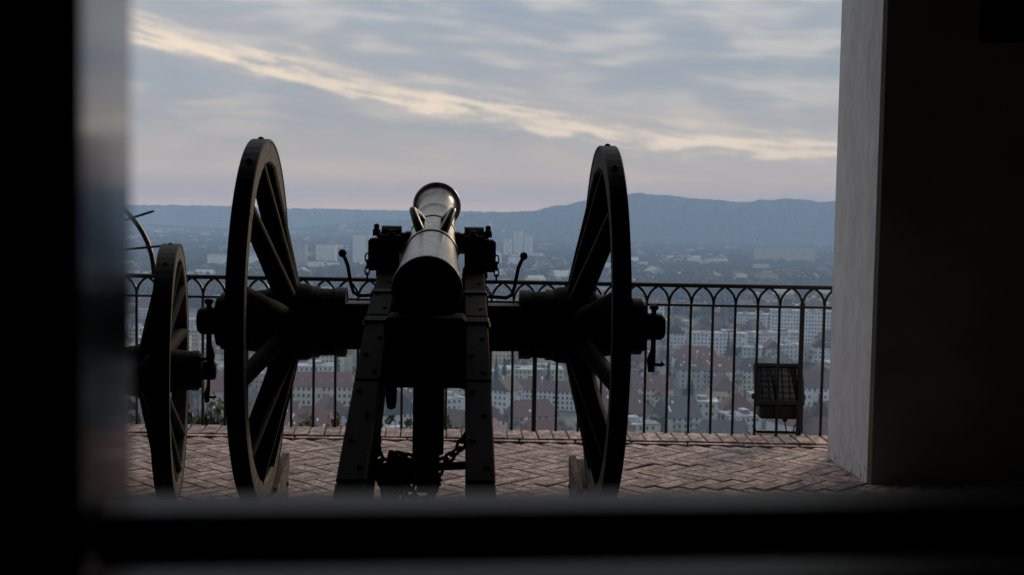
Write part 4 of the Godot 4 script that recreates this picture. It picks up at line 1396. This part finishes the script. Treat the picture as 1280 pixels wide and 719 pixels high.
func make_town() -> void:
	make_town_materials()
	make_tree_kinds()
	var r := RandomNumberGenerator.new()
	r.seed = 2024
	# the plain, the slope of the castle hill and the wall under the terrace
	var g := MB.new()
	var gx := [-3000.0, -1000.0, 0.0, 1000.0, 3000.0]
	var gz := [60.0, -500.0, -1500.0, -3000.0, -7000.0]
	for i in 4:
		for j in 4:
			g.quad_out(Vector3(gx[i], GROUND, gz[j]), Vector3(gx[i + 1], GROUND, gz[j]), Vector3(gx[i + 1], GROUND, gz[j + 1]), Vector3(gx[i], GROUND, gz[j + 1]), Vector3.UP)
	structure("ground", g.mesh(M.plain), "flat plain of the town far below the terrace")
	var wl := MB.new()
	wl.cbox(Vector3(0, -6.4, -2.7), Vector3(11.4, 12.0, 11.46), 0.0)
	structure("retaining_wall", wl.mesh(M.stone), "stone bastion wall under the terrace")
	var sl := MB.new()
	var nz := FastNoiseLite.new()
	nz.seed = 4
	nz.frequency = 0.03
	var prev := []
	for i in 25:
		var a := PI * 2.0 * i / 24.0
		var ring := []
		for j in 9:
			var t := j / 8.0
			var rad := lerpf(14.0, 150.0, t) * (1.0 + 0.06 * nz.get_noise_2d(cos(a) * 40.0, sin(a) * 40.0 + j * 9.0))
			ring.append(Vector3(cos(a) * rad, lerpf(-8.0, GROUND - 1.0, pow(t, 0.9)) - 2.0, sin(a) * rad - 3.0))
		if i > 0:
			for j in 8:
				sl.quad_out(prev[j], ring[j], ring[j + 1], prev[j + 1], Vector3.UP)
		prev = ring
	structure("castle_hill", sl.mesh(M.hill), "steep wooded slope below the terrace")
	# hills: the wooded ridge at the right, low ridges along the horizon
	var h1 := hill_mesh(-900.0, 3400.0, -4800.0, -6010.0, 230, 50, [[-997, 30], [-508, 60], [-180, 97], [73, 113], [216, 142], [379, 174], [541, 204], [687, 196], [830, 181], [1048, 170], [1121, 184], [1257, 191], [1409, 177], [1466, 190], [2468, 223], [3919, 151]], 9.0, 5)
	structure("hill", h1.mesh(M.hill), "long wooded hill beyond the town, highest near the wheel")
	var h2 := hill_mesh(-3000.0, 1900.0, -6300.0, -7000.0, 190, 20, [[-3000, 116], [-2100, 113], [-1650, 118], [-1200, 111], [-570, 108], [-190, 111], [440, 109], [1900, 110]], 7.0, 15)
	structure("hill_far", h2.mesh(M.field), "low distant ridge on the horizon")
	var h3 := hill_mesh(-2800.0, 350.0, -4900.0, -5900.0, 140, 24, [[-2800, 34], [-1800, 28], [-1250, 14], [-800, 22], [-300, 10], [350, 2]], 7.0, 25)
	structure("hill_low", h3.mesh(M.field), "low patchy rise of fields and houses beyond the apartment towers")

	# ---- landmarks
	var flat := {"kind": "flat", "hip": 0.0, "rise": 0.0}
	building("apartment_house", "white gabled apartment house with balconies, seen beside the right cheek of the gun", "house", spot(-3.0, 705), 62, {"wall": "white", "roof": "brown", "w": 17.0, "d": 14.0, "h": 16.0, "floors": 5, "rise": 6.5, "hip": 0.0, "kind": "pitched", "balconies": true, "chimneys": 1})
	building("terraced_house", "long white terraced house with brown roof, seen between cheek and wheel of gun", "house", spot(26.0, 735), -14, {"wall": "white", "roof": "brown", "w": 46.0, "d": 12.0, "h": 11.5, "floors": 4, "rise": 5.0, "hip": 0.0, "kind": "pitched", "chimneys": 4, "bay": 2.7})
	var shop := building("shop", "low dark shop with blue and yellow fascia below the terraced house", "shop", spot(14.5, 672), -8, {"wall": "grey", "roof": "dark", "w": 22.0, "d": 10.0, "h": 8.0, "floors": 2, "rise": 0.0, "hip": 0.0, "kind": "flat", "bay": 4.0, "ww": 3.0, "wh": 1.6})
	var f1 := MB.new()
	f1.cbox(Vector3(5.0, 4.6, 5.15), Vector3(9.0, 3.0, 0.2))
	part("blue_fascia", f1.mesh(M.blue_sheet), shop)
	var f2 := MB.new()
	f2.cbox(Vector3(5.5, 5.0, 5.35), Vector3(8.5, 1.3, 0.2), 0.0, Basis(Vector3(0, 0, 1), 0.08))
	part("yellow_fascia", f2.mesh(M.yellow_sheet), shop)
	building("office_block", "big white office block with rows of windows left of the pillar", "office", spot(268.0, 1130), -10, {"wall": "white", "roof": "grey", "w": 62.0, "d": 16.0, "h": 31.0, "floors": 9, "rise": 0.0, "hip": 0.0, "kind": "flat", "bay": 2.7, "wh": 1.5})
	building("town_house", "white town house with red hipped roof in the middle of the open view", "house", spot(136.0, 905), -12, {"wall": "white", "roof": "red", "w": 34.0, "d": 15.0, "h": 14.0, "floors": 4, "rise": 7.0, "hip": 6.0, "kind": "pitched", "chimneys": 3, "lights": 6})
	building("workshop", "pale green flat-roofed workshop low in the open view", "workshop", spot(103.0, 690), -6, {"wall": "pale-green", "roof": "grey", "w": 26.0, "d": 14.0, "h": 13.0, "floors": 3, "rise": 0.0, "hip": 0.0, "kind": "flat", "bay": 3.4})
	building("school", "long white school with brown roof between floodlight and pillar", "school", spot(190.0, 765), -8, {"wall": "white", "roof": "brown", "w": 40.0, "d": 17.0, "h": 12.5, "floors": 3, "rise": 9.0, "hip": 5.0, "kind": "pitched", "chimneys": 1, "bay": 3.2})
	building("mansard_house", "pale grand house with red roof and white dormers between wheel and cheek", "house", spot(-118.0, 735), 4, {"wall": "cream", "roof": "red", "w": 52.0, "d": 16.0, "h": 12.0, "floors": 3, "rise": 7.5, "hip": 4.0, "kind": "pitched", "dormers": 9, "chimneys": 3, "bay": 3.0, "ww": 1.4, "wh": 2.1})
	building("shed", "low shed with pale metal roof below the floodlight", "shed", spot(140.0, 592), -22, {"wall": "grey", "roof": "grey", "w": 24.0, "d": 16.0, "h": 7.5, "floors": 1, "rise": 0.0, "hip": 0.0, "kind": "flat"})
	# apartment towers further out
	var far_blocks := [
		["tower_block", "white and green tower block left of the gun barrel", -302.0, 2480, 34.0, 20.0, 66.0, 20, "pale", 8],
		["tower_block", "pale blue-grey slab block between wheel and tower block", -378.0, 2520, 40.0, 16.0, 44.0, 13, "pale", -4],
		["tower_block", "pale green block just right of the gun wheel", -420.0, 2450, 26.0, 18.0, 44.0, 13, "pale-green", 0],
		["tower_block", "pinkish block peeping out beside the gun wheel", -446.0, 2475, 20.0, 18.0, 46.0, 14, "pinkish", 0],
		["factory", "long cream factory between the two gun wheels", -520.0, 2350, 110.0, 30.0, 26.0, 6, "pale", 3],
		["high_rise", "tallest tower of the pale high-rise cluster under the hill", 13.0, 3000, 21.0, 20.0, 72.0, 26, "pale", 0],
		["high_rise", "left low tower of the pale high-rise cluster under the hill", -12.0, 2990, 20.0, 20.0, 52.0, 19, "pale", 0],
		["high_rise", "right tower of the pale high-rise cluster under the hill", 38.0, 3010, 19.0, 20.0, 60.0, 21, "pale", 0],
		["apartment_block", "white block right of the gun's bracket", -46.0, 2600, 44.0, 16.0, 30.0, 8, "pale", 6],
		["apartment_block", "second white block above the right hook of the gun", 6.0, 2560, 26.0, 16.0, 24.0, 7, "pale", -6],
		["yellow_block", "long pale yellow block far off beside the pillar", 690.0, 3150, 150.0, 26.0, 34.0, 8, "pale-yellow", -5],
		["hall_building", "dark hall with white roof lights beyond the railing", 98.0, 2120, 60.0, 40.0, 16.0, 3, "grey", -4]]
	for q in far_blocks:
		building(q[0], q[1], "building", spot(q[2], q[3]), q[9], {"wall": q[8], "roof": "grey", "w": q[4], "d": q[5], "h": q[6], "floors": q[7], "rise": 0.0, "hip": 0.0, "kind": "flat", "bay": 3.6, "ww": 1.9, "wh": 1.6}, "towers and blocks on the plain")
	var green := MB.new()
	green.cbox(Vector3(11.0, 31.0, 10.35), Vector3(9.0, 62.0, 0.5))
	var hosts := get_children().filter(func(c): return c.name == "tower_block")
	part("green_panel", green.mesh(M.wall["pale-green"]), hosts[0])
	var skl := get_children().filter(func(c): return c.name == "hall_building")
	for i in 4:
		var s := MB.new()
		s.cbox(Vector3(-21.0 + i * 14.0, 17.6, 12.0), Vector3(10.0, 2.2, 6.0), 0.4)
		part("roof_light", s.mesh(M.pane_frame), skl[0])

	# trees that stand out
	tree(3, "tall dark conifer behind the white gabled apartment house", spot(-4.0, 790), 1.35, 20)
	tree(4, "dark conifer left of the floodlight among distant trees", spot(178.0, 1010), 1.25, 60)
	# ---- rows of houses
	var rows := [540.0, 578.0, 620.0, 666.0, 718.0, 775.0, 838.0, 905.0, 980.0, 1062.0, 1155.0, 1260.0, 1375.0]
	var wall_pick := ["white", "white", "cream", "cream", "grey", "white", "pale-yellow", "pinkish", "cream", "pale-green", "grey"]
	var roof_pick := ["red", "brown", "brown", "rust", "red", "rust", "grey", "dark", "brown"]
	for ri in rows.size():
		var dist: float = rows[ri]
		var x := 0.285 * dist
		var nth := 0
		var nt := 0
		var angle := r.randf_range(-24, 24)
		while x > -0.33 * dist:
			var big := r.randf() < (0.10 + 0.018 * ri)
			var w := r.randf_range(12, 24) if not big else r.randf_range(28, 50)
			var dp := r.randf_range(12, 19) if not big else r.randf_range(14, 21)
			if ri < 4:
				w *= 1.4
				dp *= 1.2
			var z := -dist + r.randf_range(-24, 24)
			x -= w * 0.5
			if r.randf() < 0.15 + 0.018 * ri:
				# a yard with trees
				for q in 3 + r.randi() % 3:
					var tx := x + r.randf_range(-0.5, 0.5) * w
					var tz := z + r.randf_range(-10, 10)
					if free_at(tx, tz, 3.0) and nt < 34:
						var kd := [0, 1, 2, 0, 1, 3, 4, 5, 6][r.randi() % 9] as int
						tree(kd, "%s, %s from the pillar among trees of %s rooftop row" % [tree_kinds[kd].say, ORD[nt], ORD[ri]], Vector3(tx, GROUND, tz), r.randf_range(0.75, 1.2), r.randf_range(0, 360))
						nt += 1
			elif free_at(x, z, maxf(w, dp) * 0.36) and nth < 34:
				var wall: String = wall_pick[r.randi() % wall_pick.size()]
				var roof: String = roof_pick[r.randi() % roof_pick.size()]
				var flat_roof := r.randf() < (0.10 if not big else 0.4) + 0.02 * ri
				var fl := (2 + r.randi() % 3) if not big else (3 + r.randi() % 3)
				var side := r.randf() < 0.4 and w < 24.0
				var hip := [0.0, 0.0, 3.5, 5.0][r.randi() % 4] as float
				var p := {"wall": wall, "roof": "grey" if flat_roof else roof, "w": w, "d": dp, "h": fl * 3.15 + 0.8, "floors": fl, "rise": dp * r.randf_range(0.42, 0.56), "hip": hip, "kind": "flat" if flat_roof else "pitched", "chimneys": 1 + r.randi() % 3, "lights": r.randi() % 6, "bay": r.randf_range(2.6, 3.4), "dormers": (0 if r.randf() < 0.75 else 3), "skip": 0.08, "balconies": r.randf() < 0.12}
				if not flat_roof and r.randf() < 0.45:
					p["wing"] = minf(w * 0.5, r.randf_range(6.5, 10.0))
					p["wing_x"] = [-1.0, -0.4, 0.5, 1.0][r.randi() % 4]
					p["wing_d"] = r.randf_range(3.0, 9.0)
					p["wing_h"] = r.randf_range(0.6, 1.0)
				building("house", label_house(wall, fl, p.roof, "flat" if flat_roof else ("hipped" if hip > 0.2 else "gabled"), nth, ri), "house", Vector3(x, GROUND, z), angle + r.randf_range(-16, 16) + (90.0 if side else 0.0), p, "houses of the town")
				nth += 1
			var gap_ := r.randf_range(0.5, 4.0) if r.randf() < 0.7 else r.randf_range(7, 15)
			x -= w * 0.5
			# trees in the gaps and back gardens
			for q in (1 if gap_ < 5.0 else 2):
				var tx := x - gap_ * 0.5 + r.randf_range(-3, 3)
				var tz := z + r.randf_range(-16, 16)
				if r.randf() < 0.55 and nt < 34 and free_at(tx, tz, 1.5):
					var kd := [0, 1, 2, 0, 1, 3, 4, 5, 6][r.randi() % 9] as int
					tree(kd, "%s, %s from the pillar among trees of %s rooftop row" % [tree_kinds[kd].say, ORD[nt], ORD[ri]], Vector3(tx, GROUND, tz), r.randf_range(0.85, 1.35), r.randf_range(0, 360))
					nt += 1
			x -= gap_
	make_far_town(r)

func make_far_town(r: RandomNumberGenerator) -> void:
	# beyond the rows houses and trees merge into one mass
	var hm := MB.new()
	hm.cbox(Vector3(0, 2.4, 0), Vector3(10, 6.4, 8))
	roof_shape(hm, 10, 8, 5.6, 3.4, 0.0)
	var tm := crown_mesh(333, 11.0, 5.2, 1.0, 130, 1.5, "leafy")
	var dens := FastNoiseLite.new()
	dens.seed = 91
	dens.frequency = 0.0035
	dens.fractal_octaves = 3
	var houses := []
	var trees := []
	for i in 46000:
		var u := r.randf()
		var z := 1430.0 * pow(5300.0 / 1430.0, u)
		var x := r.randf_range(-0.36, 0.32) * z
		var q := dens.get_noise_2d(x, z * 0.35)
		if not free_at(x, -z, 6.0):
			continue
		if r.randf() < 0.17 and q > -0.1:
			houses.append([x, z])
		elif q < 0.3 or r.randf() < 0.6:
			trees.append([x, z])
	var woods := []
	for q in hill_points:
		var k: int = 4 if q[2] else (1 if r.randf() < 0.75 else 0)
		if absf(q[0].x) > 0.36 * -q[0].z:
			continue
		if not q[2] and q[0].x < -20.0:
			if r.randf() < 0.16:
				houses.append([q[0].x, -q[0].z, q[0].y - 1.0])
			if dens.get_noise_2d(q[0].x * 0.5, q[0].z * 2.0) > 0.05:
				continue
		for i in k:
			var p: Vector3 = Vector3(lerpf(q[0].x, q[1].x, r.randf()), (q[0].y + q[1].y) * 0.5, lerpf(q[0].z, q[1].z, r.randf()))
			woods.append([p.x, -p.z, p.y - 5.0])
	for set_ in [["distant_houses", houses, hm, "distant small houses scattered over the plain", true], ["distant_trees", trees, tm, "distant trees merging into dark woods over the plain", false], ["hill_woods", woods, tm, "bare woods covering the distant hills", false]]:
		var mm := MultiMesh.new()
		mm.transform_format = MultiMesh.TRANSFORM_3D
		mm.use_colors = true
		mm.mesh = set_[2].mesh(M.tinted)
		mm.instance_count = set_[1].size()
		var i := 0
		for p in set_[1]:
			var s := r.randf_range(0.7, 1.35)
			if set_[4] and r.randf() < 0.06:
				s *= 1.7
			mm.set_instance_transform(i, Transform3D(Basis(Vector3.UP, r.randf() * TAU if not set_[4] else r.randf_range(-0.5, 0.5) + (PI * 0.5 if r.randf() < 0.35 else 0.0)).scaled(Vector3(s * (1.0 if not set_[4] else r.randf_range(0.8, 1.6)), s, s)), Vector3(p[0], GROUND if p.size() < 3 else p[2], -p[1])))
			var c: Array
			if set_[4]:
				c = [[0.42, 0.42, 0.40], [0.3, 0.27, 0.22], [0.15, 0.09, 0.07], [0.2, 0.2, 0.2], [0.12, 0.07, 0.055], [0.16, 0.1, 0.08]][r.randi() % 6]
			else:
				c = [[0.05, 0.046, 0.038], [0.035, 0.04, 0.028], [0.06, 0.05, 0.04], [0.025, 0.033, 0.024]][r.randi() % 4]
			mm.set_instance_color(i, Color(c[0], c[1], c[2]))
			i += 1
		var o := MultiMeshInstance3D.new()
		o.name = set_[0]
		o.multimesh = mm
		add_child(o)
		tag(o, set_[3], "houses" if set_[4] else "trees", "", "stuff")

func _ready() -> void:
	rng.seed = 7
	# camera
	var cam := Camera3D.new()
	cam.name = "camera"
	add_child(cam)
	cam.position = Vector3(0, 1.45, 0)
	cam.basis = Basis(Vector3(1, 0, 0), deg_to_rad(-3.482)) * Basis(Vector3(0, 0, 1), deg_to_rad(1.0))
	cam.near = 0.05
	cam.far = 30000.0
	var lens := CameraAttributesPhysical.new()
	lens.frustum_focal_length = 51.73
	lens.frustum_focus_distance = 6.2
	lens.frustum_near = 0.05
	lens.frustum_far = 30000.0
	lens.exposure_aperture = 7.0
	cam.attributes = lens
	cam.fov = 26.11
	cam.current = true
	# air and light
	var e := Environment.new()
	e.background_mode = Environment.BG_SKY
	e.sky = make_sky()
	e.tonemap_mode = Environment.TONE_MAPPER_LINEAR
	e.tonemap_exposure = 1.15
	e.sdfgi_enabled = true
	e.ssao_enabled = true
	e.ssil_enabled = true
	e.fog_enabled = true
	e.fog_density = 0.00023
	e.fog_light_color = lin(0.48, 0.70, 1.0)
	var we := WorldEnvironment.new()
	we.name = "world_environment"
	we.environment = e
	add_child(we)
	var sun := DirectionalLight3D.new()
	sun.name = "sun"
	sun.light_color = lin(1.0, 0.78, 0.55)
	sun.light_energy = 0.45
	sun.light_angular_distance = 14.0
	sun.shadow_enabled = true
	sun.rotation_degrees = Vector3(-18, 150, 0)
	add_child(sun)
	make_materials()
	# the place
	make_floor()
	make_hall()
	make_town()
	make_railing()
	make_gun("large old cannon on a high-wheeled carriage aimed over the town", Vector3(-0.345, 0, -5.45), 2.6, 1.0, 0.953, 0.033)
	make_gun("smaller cannon half hidden behind the gate post, only its wheel in full view", Vector3(-2.27, 0, -6.0), 12.0, 0.795, 0.797, 0.052)
	var gb := Basis(Vector3.UP, deg_to_rad(2.6))
	chock("wooden chock under the wheel nearer the smaller cannon", Vector3(-0.345, 0, -5.45) + gb * Vector3(-0.78, 0, 0), 2.6)
	chock("wooden chock under the wheel nearer the pillar", Vector3(-0.345, 0, -5.45) + gb * Vector3(0.745, 0, 0), 2.6)
	make_floodlight()
	make_gate()
	ivy("leafy dark ivy between the wheels of the two guns", Vector3(-2.07, 0, -8.24), 0.42, 0.17, 200, 5)
	ivy("low ivy beside the wheel of the large gun", Vector3(-1.23, 0, -8.24), 0.36, 0.09, 110, 6)
	ivy("sparse ivy between the carriage cheeks of the large gun", Vector3(-0.78, 0, -8.24), 0.3, 0.05, 50, 9)
	ivy("tuft of ivy behind the screw of the large gun", Vector3(-0.42, 0, -8.24), 0.16, 0.05, 36, 8)
	ivy("dark ivy behind the wheel of the smaller gun", Vector3(-2.44, 0, -8.24), 0.3, 0.12, 80, 12)
